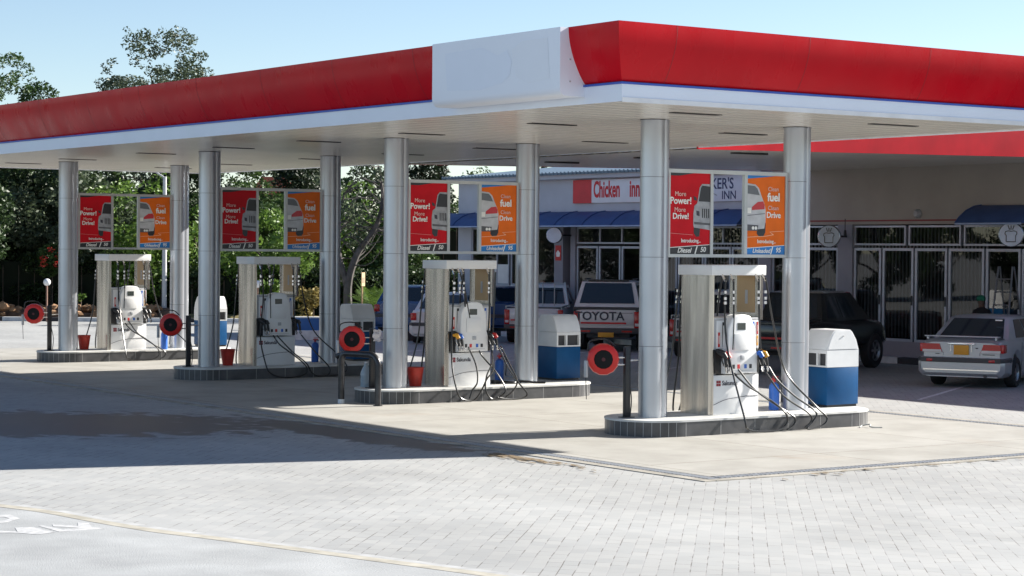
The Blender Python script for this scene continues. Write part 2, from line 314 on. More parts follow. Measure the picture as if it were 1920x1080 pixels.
canopy = thing('canopy', 'long flat forecourt canopy with curved red edge over the pump islands', 'canopy', ((CX0+CX1)/2, (CY0+CY1)/2, ZB))
def W(o):
    o.parent = canopy; o.matrix_parent_inverse = Matrix.Translation(canopy.location).inverted(); return o
prof = []
for k in range(13):
    t = k/12; z = ZR+(ZT-ZR)*t; prof.append((OUT*math.sin(t*math.pi/2)**0.85 if t > 0 else 0.0, z))
def ring(o, z): return [(CX0-o, CY0-o, z), (CX1+o, CY0-o, z), (CX1+o, CY1+o, z), (CX0-o, CY1+o, z)]
def skirt(prof, name, m, smooth=True, cap=False):
    b = MB(); P = [ring(o, z) for o, z in prof]
    for s in range(4):
        vs = []; fs = []
        for r in P: vs += [r[s], r[(s+1) % 4]]
        for i in range(len(P)-1): fs.append((2*i, 2*i+1, 2*i+3, 2*i+2))
        k = len(b.v); b.v += vs
        for f in fs: b.f.append([k+i for i in f]); b.mi.append(0); b.sm.append(smooth)
    return W(b.build(name, m, sharp=30))
skirt(prof, 'fascia', red)
skirt([(0.0, ZB-0.02), (0.0, ZR-0.04), (0.004, ZR-0.038)], 'white_band', band, False)
skirt([(0.0, ZR-0.038), (0.03, ZR-0.036), (0.03, ZR-0.008), (0.0, ZR-0.004)], 'blue_stripe', blue_s, False)
b = MB(); b.box(CX0-OUT+.02, CX1+OUT-.02, CY0-OUT+.02, CY1+OUT-.02, ZT-0.06, ZT-0.01); W(b.build('roof_deck', alu))
# fine joints between fascia panels
jm = mat('panel_joint', (0.27, 0.005, 0.010), 0.5)
b = MB(); P = [(o+0.0025, z) for o, z in prof]
y = CY0+2.35
while y < CY1:
    for X, s in ((CX0, -1), (CX1, 1)):
        if s < 0 and -2.4 < y < 1.1: continue
        b.add([(X+s*o, y+dy, z) for o, z in P for dy in (-0.006, 0.006)], [(2*i, 2*i+1, 2*i+3, 2*i+2) for i in range(12)])
    y += 2.44
x = CX0+0.72
while x < CX1:
    b.add([(x+dx, CY0-o, z) for o, z in P for dx in (-0.005, 0.005)], [(2*i, 2*i+1, 2*i+3, 2*i+2) for i in range(12)]); x += 2.44
W(b.build('panel_joint', jm))
# bright drip flashing under the -Y edge
b = MB(); b.box(CX0+0.0, CX1, CY0-0.016, CY0-0.002, ZB-0.03, ZB+0.035); W(b.build('drip_edge', mat('drip_white', (0.8, 0.8, 0.8), 0.4)))
# soffit planks (real grooves)
def planks(x0, x1, y0, y1, z0, z1, pitch, name):
    b = MB(); y = y0
    while y < y1-0.01:
        e = min(y+pitch-0.06, y1); 
        b.add([(x0, y, z0), (x1, y, z1), (x1, e, z1), (x0, e, z0)], [(0, 1, 2, 3)])
        b.add([(x0, e, z0), (x1, e, z1), (x1, e, z1+0.03), (x0, e, z0+0.03)], [(0, 1, 2, 3)])
        b.add([(x0, y, z0), (x1, y, z1), (x1, y, z1+0.03), (x0, y, z0+0.03)], [(0, 1, 2, 3)])
        y += pitch
    b.add([(x0, y0, z0+0.03), (x1, y0, z1+0.03), (x1, y1, z1+0.03), (x0, y1, z0+0.03)], [(0, 1, 2, 3)], 1)
    return b.build(name, [soffit_m, mat('plank_groove', (0.20, 0.18, 0.16), 0.6)])
W(planks(CX0+0.003, CX1-0.003, CY0+0.003, CY1-0.003, ZB, ZB, 0.42, 'soffit'))
for i, yy in enumerate((-1.53, 2.05, 5.95, 9.6, 13.1, 16.75, 21.0, 24.35)):
    for x0, x1 in ((-0.93, -0.03), (3.12, 4.12)):
        b = MB(); b.box(x0, x1, yy-0.075, yy+0.075, ZB-0.012, ZB+0.05, 0);
        W(b.build('light_slot', [dark, soffit_m]))
# white sign box: flat face, rounded foot, side cheek against the red curve
poly = [(-3.50, 5.885), (-3.50, 5.06)]+[(-3.50+0.11*(1-math.cos(a)), 5.06-0.11*math.sin(a)) for a in [math.pi/2*k/6 for k in range(1, 7)]]+[(-2.98, 4.95), (-2.98, 5.885)]
b = MB(); b.prism(poly, lambda a, c, d: (a, d, c), -2.24, 0.96, 0, True)
sb = W(b.build('sign_box', signwhite, sharp=50))
b = MB()
for zz in (5.15, 5.45, 5.72): b.cyl((-3.33, -2.238, zz), (-3.33, -2.25, zz), 0.012, seg=8)
o = b.build('rivet', alu); o.parent = sb
# faint painted-over logo patches on the box face
for nm, c, pts in (('faded_patch', (0.765, 0.81, 0.905), [(0.62, 5.72), (-0.35, 5.74), (-0.75, 5.6), (-0.98, 5.66), (-1.1, 5.5), (-1.05, 5.3), (-0.85, 5.2), (-0.3, 5.13), (0.55, 5.17)]),
                   ('faded_patch', (0.79, 0.82, 0.885), [(-1.1+0.0, 5.66), (-1.35, 5.76), (-1.95, 5.76), (-2.0, 5.2), (-1.5, 5.16), (-1.22, 5.26), (-1.12, 5.45)])):
    b = MB(); b.add([(-3.503, a, z) for a, z in pts], [list(range(len(pts)))]); o = b.build(nm, mat(nm+str(c[0]), c, 0.35, 0, 0.01)); o.parent = sb

# ------------------------------------------------------------------ link canopy to the shops
LY0, LY1 = 6.15, 16.9
link = thing('link_canopy', 'red edged flat roof joining the forecourt canopy to the shop front', 'canopy', (12.5, 11.5, 5))
def WL(o, p=None):
    o.parent = p or link; o.matrix_parent_inverse = Matrix.Translation((p or link).location).inverted(); return o
WL(planks(CX1+0.02, 18.98, LY0+0.01, LY1-0.01, 4.83, 5.03, 0.42, 'soffit'))
link_red = mat('link_red_panel', (0.52, 0.008, 0.018), 0.38, 0, 0.16, 1.4, spec=.2)  # slightly paler red than the main canopy fascia
for y0, y1 in ((LY0-0.03, LY0+0.005), (LY1-0.005, LY1+0.03)):
    b = MB(); b.add([(x, y, z) for x, z in ((CX1-0.02, 4.822), (19.3, 5.03), (19.3, 5.95), (CX1+0.02, 5.82)) for y in (y0, y1)], [(0, 2, 4, 6), (1, 3, 5, 7), (0, 1, 3, 2), (4, 5, 7, 6), (2, 3, 5, 4), (0, 1, 7, 6)])
    WL(b.build('fascia', link_red))
b = MB(); b.add([(CX1+0.3, LY0, 5.8), (19.3, LY0, 5.9), (19.3, LY1, 5.9), (CX1+0.3, LY1, 5.8)], [(0, 1, 2, 3)]); WL(b.build('roof_sheet', alu))
for xx, yy in ((8.35, 7.2), (8.35, 10.4), (8.35, 13.7)):
    b = MB(); b.box(xx-0.45, xx+0.45, yy-0.075, yy+0.075, 4.83, 4.90); WL(b.build('light_slot', dark))

# ------------------------------------------------------------------ islands
tilem = bpy.data.materials.new('island_tiles'); tilem.use_nodes = True
n = tilem.node_tree.nodes; l = tilem.node_tree.links; bb = n['Principled BSDF']; bb.inputs['Roughness'].default_value = 0.28
tc = n.new('ShaderNodeTexCoord'); ns = n.new('ShaderNodeTexNoise'); ns.inputs['Scale'].default_value = 2.5; ns.inputs['Detail'].default_value = 6; l.new(tc.outputs['Object'], ns.inputs['Vector'])
cr = n.new('ShaderNodeValToRGB'); cr.color_ramp.elements[0].position = 0.35; cr.color_ramp.elements[0].color = (0.055, 0.056, 0.06, 1); cr.color_ramp.elements[1].position = 0.75; cr.color_ramp.elements[1].color = (0.12, 0.12, 0.125, 1)
l.new(ns.outputs[0], cr.inputs[0]); l.new(cr.outputs[0], bb.inputs['Base Color'])
topm = mat('island_top', (0.58, 0.58, 0.56), 0.6, 0, 0.15, 3)
grout = mat('tile_grout', (0.34, 0.34, 0.34), 0.8)
def stadium(r, L, n=18):
    pts = []
    for k in range(n+1): a = -math.pi/2-math.pi*k/n; pts.append((r*math.cos(a), r*math.sin(a)))
    for k in range(n+1): a = math.pi/2-math.pi*k/n; pts.append((L+r*math.cos(a), r*math.sin(a)))
    return pts
DY = 7.5536; IZ = 0.26; ISL = 3.6
where = ['nearest island, the one in front of the silver car', 'second island, the one with the bent pipe rail', 'third island, in full shade', 'farthest island, by the road']
short = ['the nearest island', 'the second (pipe rail) island', 'the shaded third island', 'the farthest island']
islands = []
for i in range(4):
    if i == 0:
        t = thing('pump_island', 'black tiled kerb with rounded ends, '+where[i], 'island', (0, 0, 0), group='raised pump islands')
        b = MB(); b.prism(stadium(0.745, ISL), XY, 0.008, IZ-0.03, 0); b.build('tiled_kerb', tilem, t)
        b = MB(); b.prism(stadium(0.755, ISL), XY, IZ-0.03, IZ, 0); b.build('top_slab', topm, t)
        b = MB(); g = []
        for k in range(-8, 9): 
            a = math.pi+k*math.pi/18; g.append((0.746*math.cos(a), 0.746*math.sin(a), a)); a = k*math.pi/18; g.append((ISL+0.746*math.cos(a), 0.746*math.sin(a), a))
        for xx in (0.05, 0.75, 1.45, 2.15, 2.85, 3.55): g.append((xx, -0.746, -math.pi/2)); g.append((xx, 0.746, math.pi/2))
        for x, y, a in g:
            M = Matrix.Translation((x, y, 0)) @ Matrix.Rotation(a, 4, 'Z')
            vs = [M @ Vector((0.0015, s, z)) for s in (-0.005, 0.005) for z in (0.01, IZ-0.032)]; b.add(vs, [(0, 1, 3, 2)])
        b.build('grout_line', grout, t)
        proto_island = t; islands.append(t)
    else:
        c = copy_tree(proto_island); c.location = (0, DY*i, 0); c['label'] = 'black tiled kerb with rounded ends, '+where[i]; islands.append(c)

# ------------------------------------------------------------------ columns
def make_column():
    t = thing('canopy_column', 'x', 'column', (0, 0, IZ), group='silver columns under the canopy')
    H = ZB-IZ
    b = MB(); b.cyl((-0.05, 0.0, 0), (-0.05, 0.0, H), 0.19, seg=40); b.build('round_casing', silver, t)
    b = MB(); b.cyl((0.088, 0, 0), (0.088, 0, H), 0.152, seg=32); b.build('rear_casing', silver, t)
    b = MB()
    for z in (2.48, 3.72, 1.1): b.lathe([(0.1901, z-0.004), (0.1908, z), (0.1901, z+0.004)], 40, 0, Matrix.Translation((-0.05, 0, 0)))
    b.build('seam', mat('seam_grey', (0.14, 0.14, 0.15), 0.6), t)
    b = MB(); b.box(0.085, 0.13, -0.135, -0.10, H-0.30, H-0.03); b.build('slot', black, t)
    b = MB(); b.lathe([(0.2, H-0.012), (0.2, H)], 40, 0, Matrix.Translation((-0.05, 0, 0))); b.build('collar', mat('collar_dark', (0.08, 0.08, 0.08), 0.6), t)
    return t
colproto = make_column(); first = True
for i in range(4):
    for j in range(2):
        o = colproto if first else copy_tree(colproto); first = False
        o.location = (2.985*j, DY*i, IZ)
        o['label'] = 'silver canopy column at the %s end of %s' % (('open, rail and hose reel', 'litter bin')[j], short[i])

# ------------------------------------------------------------------ poster frames between the columns
def rect(b, x0, x1, z0, z1, y, mi=0): b.add([(x0, y, z0), (x1, y, z0), (x1, y, z1), (x0, y, z1)], [(0, 1, 2, 3)], mi)
def flat(name, pts, y, m, parent, th=0.002):
    b = MB(); b.prism(pts, XZ, y-th, y, 0); return b.build(name, m, parent)
def make_frame():
    t = thing('poster_frame', 'x', 'sign', (0, 0, 0), group='poster frames slung between the columns')
    b = MB(); b.box(0.215, 2.77, -0.035, 0.035, 4.06, 4.12); b.box(0.215, 2.77, -0.035, 0.035, 2.74, 2.79)
    for x in (0.26, 1.14, 1.855, 2.735): b.box(x-0.03, x+0.03, -0.032, 0.032, 2.79, 4.06)
    b.build('frame', alu, t)
    b = MB(); b.box(2.76, 2.83, -0.05, 0.0, 4.04, 4.14); b.box(2.76, 2.83, -0.05, 0, 2.72, 2.80); b.build('bracket', black, t)
    Y = -0.012
    for (x0, x1, k) in ((0.29, 1.11, 0), (1.885, 2.705, 1)):
        b = MB(); b.box(x0, x1, Y, Y+0.02, 2.79, 4.06); P = b.build('poster', (posred, posor)[k], t)
        P['label'] = ('red poster panel about power and diesel', 'orange poster panel about clean fuel')[k]
        w_ = x1-x0
        f = lambda u, v: (x0+u*w_, 2.79+v*1.27)
        y1 = Y-0.0005
        flat('footer', [f(0, 0), f(1, 0), f(1, .115), f(0, .075)], y1, (posblk, posblue)[k], P)
        flat('footer_line', [f(0, .075), f(1, .115), f(1, .122), f(0, .083)], y1-0.003, txtwhite, P)
        flat('header', ([f(0, 1), f(0, .965), f(.25, .965), f(.6, 1)] if k == 0 else [f(0, 1), f(0, .955), f(.35, .975), f(.75, 1)]), y1, (posblk, posblue)[k], P)
        flat('footer_slash', [f(.62, 0.005), f(.645, .0), f(.70, .1), f(.675, .1)], y1-0.003, txtwhite, P)
        T = lambda s, u, v, sz, m, **kw: letters(s, sz, m, P, (f(u, v)[0], y1-0.006, f(u, v)[1]), FACE_Y, **kw)
        if k == 0:
            T('More', .26, .74, .105, txtpink); T('Power!', .27, .655, .15, txtwhite, bold=.003); T('More', .25, .545, .105, txtpink); T('Drive!', .27, .465, .13, txtwhite, bold=.003)
            T('Introducing...', .53, .165, .085, txtwhite, sx=.9, bold=.001); T('Diesel', .36, .045, .11, txtwhite, shear=.3, bold=.002); T('50', .83, .055, .11, txtwhite, shear=.2, bold=.002)
            # front of a dark silver off-roader cut by the poster edge
            flat('car_tyre', [f(.60, .36), f(.60, .26), f(.66, .215), f(.74, .22), f(.77, .36)], y1, posblk, P)
            flat('car_body', [f(.585, .36), f(.6, .33), f(1, .30), f(1, .87), f(.80, .87), f(.74, .83), f(.68, .63), f(.61, .60), f(.585, .5)], y1-0.003, pcar1, P)
            flat('car_mirror', [f(.585, .72), f(.66, .70), f(.67, .66), f(.6, .67)], y1-0.004, posblk, P)
            flat('car_screen', [f(.715, .655), f(1, .65), f(1, .84), f(.80, .85), f(.765, .82)], y1-0.006, posblk, P)
            flat('car_lamp', [f(.655, .54), f(.73, .53), f(.74, .47), f(.665, .48)], y1-0.006, txtdark, P)
            for q in range(4): flat('grille_slot', [f(.80+q*.05, .45), f(.825+q*.05, .45), f(.825+q*.05, .565), f(.80+q*.05, .565)], y1-0.006, posblk, P)
            flat('car_bumper', [f(.60, .40), f(1, .385), f(1, .36), f(.61, .37)], y1-0.006, mat('pc_dk', (.1, .1, .11), .5), P)
            flat('road_line', [f(0, .255), f(.58, .235), f(.58, .24), f(0, .26)], y1-0.003, mat('pl1', (.75, .25, .25), .5), P)
        else:
            T('Clean', .69, .83, .10, txtpink); T('fuel', .70, .725, .185, txtwhite, bold=.005); T('Clean', .69, .59, .10, txtpink); T('Drive', .70, .50, .135, txtwhite, bold=.003)
            T('Introducing...', .52, .165, .085, txtwhite, sx=.9, bold=.001); T('Unleaded', .38, .045, .10, txtwhite, shear=.3, bold=.001); T('95', .83, .055, .11, txtwhite, shear=.2, bold=.002)
            flat('car_tyre', [f(.27, .35), f(.27, .26), f(.33, .225), f(.44, .23), f(.49, .28), f(.50, .4)], y1, posblk, P)
            flat('car_body', [f(0, .33), f(.30, .32), f(.46, .33), f(.49, .42), f(.49, .56), f(.46, .64), f(.38, .74), f(.31, .84), f(.22, .885), f(0, .90)], y1-0.003, pcar2, P)
            flat('car_rear_window', [f(0, .77), f(.33, .75), f(.27, .83), f(.2, .865), f(0, .875)], y1-0.006, mat('pc_gl', (.12, .13, .15), .3), P)
            flat('car_tail_lamp', [f(.13, .56), f(.46, .575), f(.46, .63), f(.42, .675), f(.28, .665), f(.13, .60)], y1-0.006, mat('pc_red', (.5, .02, .03), .3), P)
            flat('car_plate', [f(0, .52), f(.11, .52), f(.11, .59), f(0, .59)], y1-0.006, txtwhite, P)
            flat('car_crease', [f(0, .485), f(.47, .515), f(.47, .525), f(0, .495)], y1-0.006, mat('pc_dk2', (.2, .2, .22), .5), P)
            flat('car_diffuser', [f(0, .30), f(.28, .30), f(.30, .37), f(0, .38)], y1-0.006, mat('pc_dk', (.1, .1, .11), .5), P)
            for q in (.16, .235): flat('exhaust', [(f(q, .335)[0]+.028*math.cos(a), f(q, .335)[1]+.028*math.sin(a)) for a in [k2*math.pi/5 for k2 in range(10)]], y1-0.009, txtwhite, P)
            flat('road_line', [f(.02, .215), f(.5, .23), f(.72, .25), f(.62, .285), f(1, .30), f(1, .305), f(.60, .29), f(.68, .255), f(.5, .237), f(.02, .222)], y1-0.003, mat('pl2', (.9, .5, .3), .5), P)
    return t
fr = make_frame()
for i in range(4):
    o = fr if i == 0 else copy_tree(fr)
    o.location = (0, DY*i, 0); o['label'] = 'grey frame of one red, one orange poster above '+short[i]+"'s pump"

# ------------------------------------------------------------------ pumps
def HX(px, py, y):     # picture-like measures to island-local X,Z on the pump front
    return (0.98+(px-1334)*0.01125, y, 0.27+(777-py)*0.00837)
def hosepts(L):
    out = []
    for px, py in L:
        if py > 770: yy = -0.86; z = max(0.035, 0.30-(py-776)*0.0078)
        elif py > 700: yy = -0.40-(py-700)/70*0.44; z = 0.27+(777-py)*0.00837
        else: yy = -0.36; z = 0.27+(777-py)*0.00837
        out.append((0.98+(px-1334)*0.01125+(-0.10 if py > 770 else -0.1*max(0, (py-700)/70)), yy, z))
    return out
HA = [[(1349, 522), (1352, 640), (1356, 780), (1362, 803), (1385, 811), (1420, 809), (1436, 795), (1430, 772), (1405, 742), (1380, 722), (1367, 700), (1363, 686)],
      [(1364, 522), (1365, 590), (1363, 655)], [(1374, 692), (1392, 730), (1425, 762), (1449, 785), (1449, 800), (1436, 810)],
      [(1411, 522), (1413, 600), (1416, 655)], [(1421, 692), (1440, 742), (1476, 778), (1482, 795), (1470, 808)],
      [(1424, 520), (1440, 610), (1464, 700), (1492, 760), (1512, 790), (1502, 806), (1474, 811), (1486, 795), (1490, 776), (1462, 745), (1440, 715), (1432, 690)]]
HB = [[(1341, 522), (1338, 620), (1330, 720), (1326, 780), (1336, 804), (1358, 810), (1372, 795), (1390, 760), (1408, 740), (1418, 700), (1421, 620), (1424, 522)],
      [(1360, 522), (1362, 560), (1375, 640), (1392, 700), (1412, 745), (1424, 785), (1414, 803), (1396, 808), (1384, 785), (1392, 752), (1410, 725), (1418, 700), (1420, 660)],
      [(1352, 522), (1361, 560), (1363, 600)], [(1370, 690), (1376, 730), (1370, 765), (1358, 785), (1352, 806)],
      [(1411, 522), (1412, 600), (1410, 660)], [(1430, 690), (1440, 740), (1452, 770), (1468, 798), (1460, 809), (1430, 811), (1408, 805)], [(1436, 690), (1444, 730), (1450, 765), (1440, 790), (1424, 806)]]
HC = [[(1341, 522), (1346, 600), (1340, 700), (1338, 770), (1348, 798), (1375, 811), (1410, 809), (1428, 796), (1420, 770), (1395, 742), (1376, 722), (1368, 700)],
      [(1360, 522), (1362, 655)], [(1376, 700), (1400, 740), (1426, 770), (1438, 800), (1455, 810), (1475, 805), (1476, 785), (1452, 745), (1430, 700)],
      [(1411, 522), (1414, 655)], [(1424, 522), (1436, 610), (1458, 690), (1500, 750), (1516, 785), (1508, 804), (1478, 811)]]
def make_pump(hoses, nozcols):
    t = thing('fuel_pump', 'x', 'fuel pump', (0, 0, 0), group='fuel pumps on the islands')
    x0, x1, y0, y1 = 0.98, 1.97, -0.24, 0.50
    b = MB(); b.box(0.93, 2.07, -0.29, 0.54, 2.46, 2.62, bev=0.008); b.build('canopy_slab', pwhite, t)
    b = MB()   # steel uprights: folded profile
    P = [(0.935, -0.22), (0.99, -0.245), (1.02, -0.245), (1.02, 0.49), (0.965, 0.49), (0.935, 0.40), (0.925, 0.12), (0.94, 0.05), (0.925, -0.02)]
    b.prism(P, XY, IZ, 2.46, 0, False); b.build('steel_upright', steel, t)
    b = MB(); b.prism([(3.0-a, c) for a, c in P], XY, 1.75, 2.46); b.build('steel_upright', steel, t)
    b = MB(); b.box(1.972, 1.979, -0.12, 0.30, 1.86, 2.45); b.build('inner_panel', tan, t)
    b = MB(); b.box(1.968, 1.971, 0.04, 0.10, 2.0, 2.22); b.build('label_plate', pgrey, t)
    b = MB(); b.box(x0+.045, x1, y0, y1, IZ, 0.885, bev=0.006); lc = b.build('lower_cabinet', pwhite, t)
    b = MB(); b.tube(sm([(x0+.05, y0-.002, .42), (1.3, y0-.002, .50), (1.65, y0-.002, .535), (x1-.01, y0-.002, .545)]), .005, 4); b.build('cabinet_line', txtdark, lc)
    letters('Sakunda', .105, txtdark, lc, (1.20, y0-.004, .755), FACE_Y, align='LEFT', sx=.92, bold=.0015)
    b = MB(); b.box(1.085, 1.125, y0-.006, y0-.001, .76, .80); b.box(1.132, 1.172, y0-.006, y0-.001, .76, .80); b.box(1.085, 1.125, y0-.006, y0-.001, .713, .753); b.box(1.132, 1.172, y0-.006, y0-.001, .713, .753)
    b.build('logo_mark', mat('logo_maroon', (.25, .02, .03), .5), lc)
    b = MB(); b.box(x0+.05, x1, y0+.12, y1-.0, .905, 1.755); b.build('inner_housing', black, t)
    b = MB(); b.box(x0+.045, x1, y0+.0, y1, 1.755, 1.785, bev=.004); b.box(x0+.045, x0+.10, y0+.01, y1, .9, 1.755); b.box(x1-.03, x1, y0+.01, y1, .9, 1.755); b.build('housing_frame', pgrey, t)
    b = MB(); b.box(x0+.10, 1.27, y0+.0, y0+.11, 1.30, 1.75, bev=.004); b.build('brand_panel', pwhite, t)
    b = MB(); b.box(1.78, x1-.005, y0+.0, y0+.11, 1.30, 1.75, bev=.004); b.build('brand_panel', pwhite, t)
    for (xa, xb, za, zb_, c) in ((1.11, 1.15, 1.33, 1.56, redp), (1.20, 1.245, 1.33, 1.72, black), (1.83, 1.87, 1.34, 1.72, bluep), (1.92, 1.95, 1.52, 1.72, redp), (1.92, 1.95, 1.34, 1.50, yellow)):
        b = MB(); b.box(xa, xb, y0-.004, y0+.0, za, zb_); b.build('grade_strip', c, t)
        o = b = MB(); b.box(xa+.012, xb-.012, y0-.006, y0-.003, za+.05, zb_-.05); b.build('strip_lettering', txtwhite, t)
    # moulded head: arched top, wide hips
    poly = [(1.17, .91), (1.83, .91), (1.83, 1.22), (1.80, 1.28), (1.785, 1.62), (1.74, 1.70), (1.70, 1.78)]+[(1.50+.20*math.cos(a), 1.78+.065*math.sin(a)) for a in [math.pi*k/8 for k in range(1, 8)]]+[(1.30, 1.78), (1.25, 1.70), (1.215, 1.62), (1.20, 1.28), (1.17, 1.22)]
    bm = bmesh.new(); f = bm.faces.new([bm.verts.new((a, y0-.13, c)) for a, c in poly]); r = bmesh.ops.extrude_face_region(bm, geom=[f])
    bmesh.ops.translate(bm, verts=[v for v in r['geom'] if isinstance(v, bmesh.types.BMVert)], vec=(0, .20, 0))
    ed = [e for e in bm.edges if abs(e.verts[0].co.y-(y0-.13)) < 1e-4 and abs(e.verts[1].co.y-(y0-.13)) < 1e-4]
    bmesh.ops.bevel(bm, geom=ed, offset=.022, segments=3, affect='EDGES', profile=.5)
    b = MB(); b.bm(bm, 0, True); hd = b.build('head_panel', pwhite, t, sharp=50)
    yf = y0-.13
    b = MB(); b.box(1.40, 1.57, yf-.004, yf+.01, 1.60, 1.71); b.build('screen', mat('lcd', (.05, .06, .055), .15), hd)
    b = MB(); b.box(1.33, 1.66, yf-.014, yf, 1.28, 1.54, bev=.006); b.build('price_window', pwhite, hd)
    b = MB(); b.box(1.47, 1.55, yf-.012, yf, 1.13, 1.20, bev=.004); b.build('keypad', pgrey, hd)
    for q, c in enumerate((posblk, redp, bluep, posblk)): b = MB(); b.box(1.30+q*.105+(.04 if q > 1 else 0), 1.35+q*.105+(.04 if q > 1 else 0), yf-.005, yf, .99, 1.055); b.build('grade_button', c, hd)
    b = MB(); b.box(1.25, 1.75, yf-.003, yf, .955, .962); b.build('groove', pgrey, hd)
    for xa, xb in ((1.03, 1.165), (1.835, 1.965)):
        b = MB(); b.box(xa, xb, y0-.02, y0+.10, .91, 1.29, bev=.006); b.build('nozzle_bay', black, t)
    for (nx, c) in zip((1.10, 1.18, 1.86, 1.96), nozcols):
        y = y0-.10
        b = MB(); b.tube(sm([(nx-.05, y+.05, 1.27), (nx-.02, y-.02, 1.24), (nx+.02, y-.06, 1.17), (nx+.045, y-.07, 1.02)]), .026, 8, radii=None); b.tube([(nx-.02, y-.03, 1.20), (nx-.05, y-.07, 1.13), (nx-.02, y-.09, 1.04)], .012, 6)
        nz = b.build('nozzle', black, t)
        b = MB(); b.tube([(nx-.045, y+.03, 1.245), (nx+.01, y-.05, 1.215), (nx+.035, y-.075, 1.16)], .04, 10, radii=[.03, .047, .036]); b.build('nozzle_guard', c, nz)
        b = MB(); b.cyl((nx+.045, y-.07, 1.03), (nx+.055, y-.07, .93), .022, .018, 10); b.cyl((nx+.053, y-.07, .985), (nx+.054, y-.07, .965), .03, .03, 10); b.build('swivel', chrome, nz)
    for k, L in enumerate(hoses):
        P = sm(hosepts(L), 6); b = MB(); b.tube(P, .0155, 8); h = b.build('hose', rubber, t)
        if L[0][1] < 530:
            X, Y, Z = P[0]; b = MB(); b.cyl((X, Y+.08, 2.47), (X, Y, 2.36), .018, .02, 10)
            for zz in (2.22, 2.12, 2.05): b.cyl((X+.002, Y, zz), (X+.003, Y, zz-.045), .028, .028, 10)
            b.build('coupling', chrome, h)
    # hoses of the far side
    for (xa, xs) in ((1.02, -.25), (1.12, -.05), (1.6, .1), (1.9, .2)):
        b = MB(); b.tube(sm([(xa, .58, 2.46), (xa-.03, .66, 1.8), (xa+xs*.3, .72, 1.1), (xa+xs, .8, .32), (xa+xs+.15, .85, .03), (xa+xs+.35, .85, .05), (xa+xs*.5+.3, .72, .45), (xa+.16, .6, 1.05)]), .0155, 8); h = b.build('hose', rubber, t)
        b = MB()
        for zz in (2.22, 2.12, 2.04): b.cyl((xa-.012, .60+(2.46-zz)*.12, zz), (xa-.013, .605+(2.46-zz)*.12, zz-.04), .026, .026, 10)
        b.build('coupling', chrome, h)
        b = MB(); b.tube([(xa+.12, .54, 1.27), (xa+.14, .62, 1.2), (xa+.16, .62, 1.03)], .027, 8); nz = b.build('nozzle', black, t)
        b = MB(); b.tube([(xa+.12, .56, 1.255), (xa+.15, .64, 1.18)], .04, 10); b.build('nozzle_guard', yellow if xa < 1.1 else bluep, nz)
    return t
N1 = (black, redp, bluep, yellow); N2 = (yellow, bluep, black, redp); N3 = (black, black, black, black)
plab = ['white fuel pump with blue and yellow nozzles at its right, on the nearest island',
        'white fuel pump with tangled looping hoses, on the second island with the pipe rail',
        'shaded fuel pump with all black nozzles, on the third island', 'small looking fuel pump in partial sun on the farthest island']
for i, (h, nc) in enumerate(((HA, N1), (HB, N2), (HC, N3), (HA[:4]+HC[-1:], N3))):
    p = make_pump(h, nc); p.location = (0, DY*i, 0); p['label'] = plab[i]

# ------------------------------------------------------------------ hose reels on posts, extinguishers, buckets, bins
def make_post():
    t = thing('reel_post', 'x', 'post', (0, 0, 0), group='black posts carrying the hose reels')
    b = MB(); b.box(-.05, .05, -.035, .035, 0, 1.10, bev=.008); b.build('upright', black, t)
    b = MB(); b.box(-.10, .10, -.08, .08, 0, .012); b.build('base_plate', black, t)
    b = MB(); b.cyl((-.05, 0, .93), (-.16, .06, .93), .012, seg=8); b.cyl((-.05, 0, .82), (-.16, .06, .82), .012, seg=8); b.cyl((.05, 0, .88), (.26, -.02, .89), .012, seg=8); b.build('arm', chrome, t)
    b = MB(); b.tube(sm([(.05, .02, .6), (.11, .02, .3), (.09, .02, .02)]), .009, 6); b.build('air_line', rubber, t)
    return t
def make_reel():
    t = thing('hose_reel', 'x', 'hose reel', (0, 0, 0), group='round red hose reels')
    Q = Vector((-.56, -.82, 0)).to_track_quat('Z', 'Y').to_matrix().to_4x4()
    b = MB()
    oct_ = [(0, -.10), (.20, -.10), (.245, -.07), (.25, .03), (.235, .075), (.21, .09), (.148, .095)]
    b.lathe(oct_, 14, 0, Q, False); b.build('drum_casing', reelred, t)
    b = MB(); b.lathe([(.150, .085), (.135, .098), (.0, .100)], 28, 0, Q); b.build('hub_cover', mat('hub_black', (.008, .008, .009), .6, spec=.2), t)
    b = MB(); b.lathe([(.0, .1015), (.03, .1015)], 12, 0, Q); b.build('hub_cap', mat('hub_dark_red', (.08, .01, .015), .5), t)
    b = MB(); b.tube(sm([(-.20, .12, .12), (-.19, .1, .27), (-.06, .02, .31), (.06, -.05, .29), (.15, -.1, .20)]), .012, 7); b.build('carry_handle', black, t)
    b = MB(); b.box(-.27, -.225, .08, .14, -.28, -.02, bev=.008); b.build('hose_outlet', pgrey, t)
    b = MB(); b.tube(sm([(-.25, .11, -.28), (-.245, .11, -.4), (-.235, .11, -.62)]), .006, 6); b.build('hose_tail', rubber, t)
    return t
pp = make_post(); rp = make_reel()
for i in range(4):
    o = pp if i == 0 else copy_tree(pp); o.location = (-.44, DY*i+.1, IZ); o['label'] = 'square black post at the rounded end of '+short[i]
    o = rp if i == 0 else copy_tree(rp); o.location = (-.75, DY*i+.3, 1.16); o['label'] = ('bright red round hose reel with black hub on the post of ', 'red hose reel by a pale rag, post of ', 'dark shaded red hose reel on the post of ', 'small red hose reel against the pale road, on ')[i]+short[i]
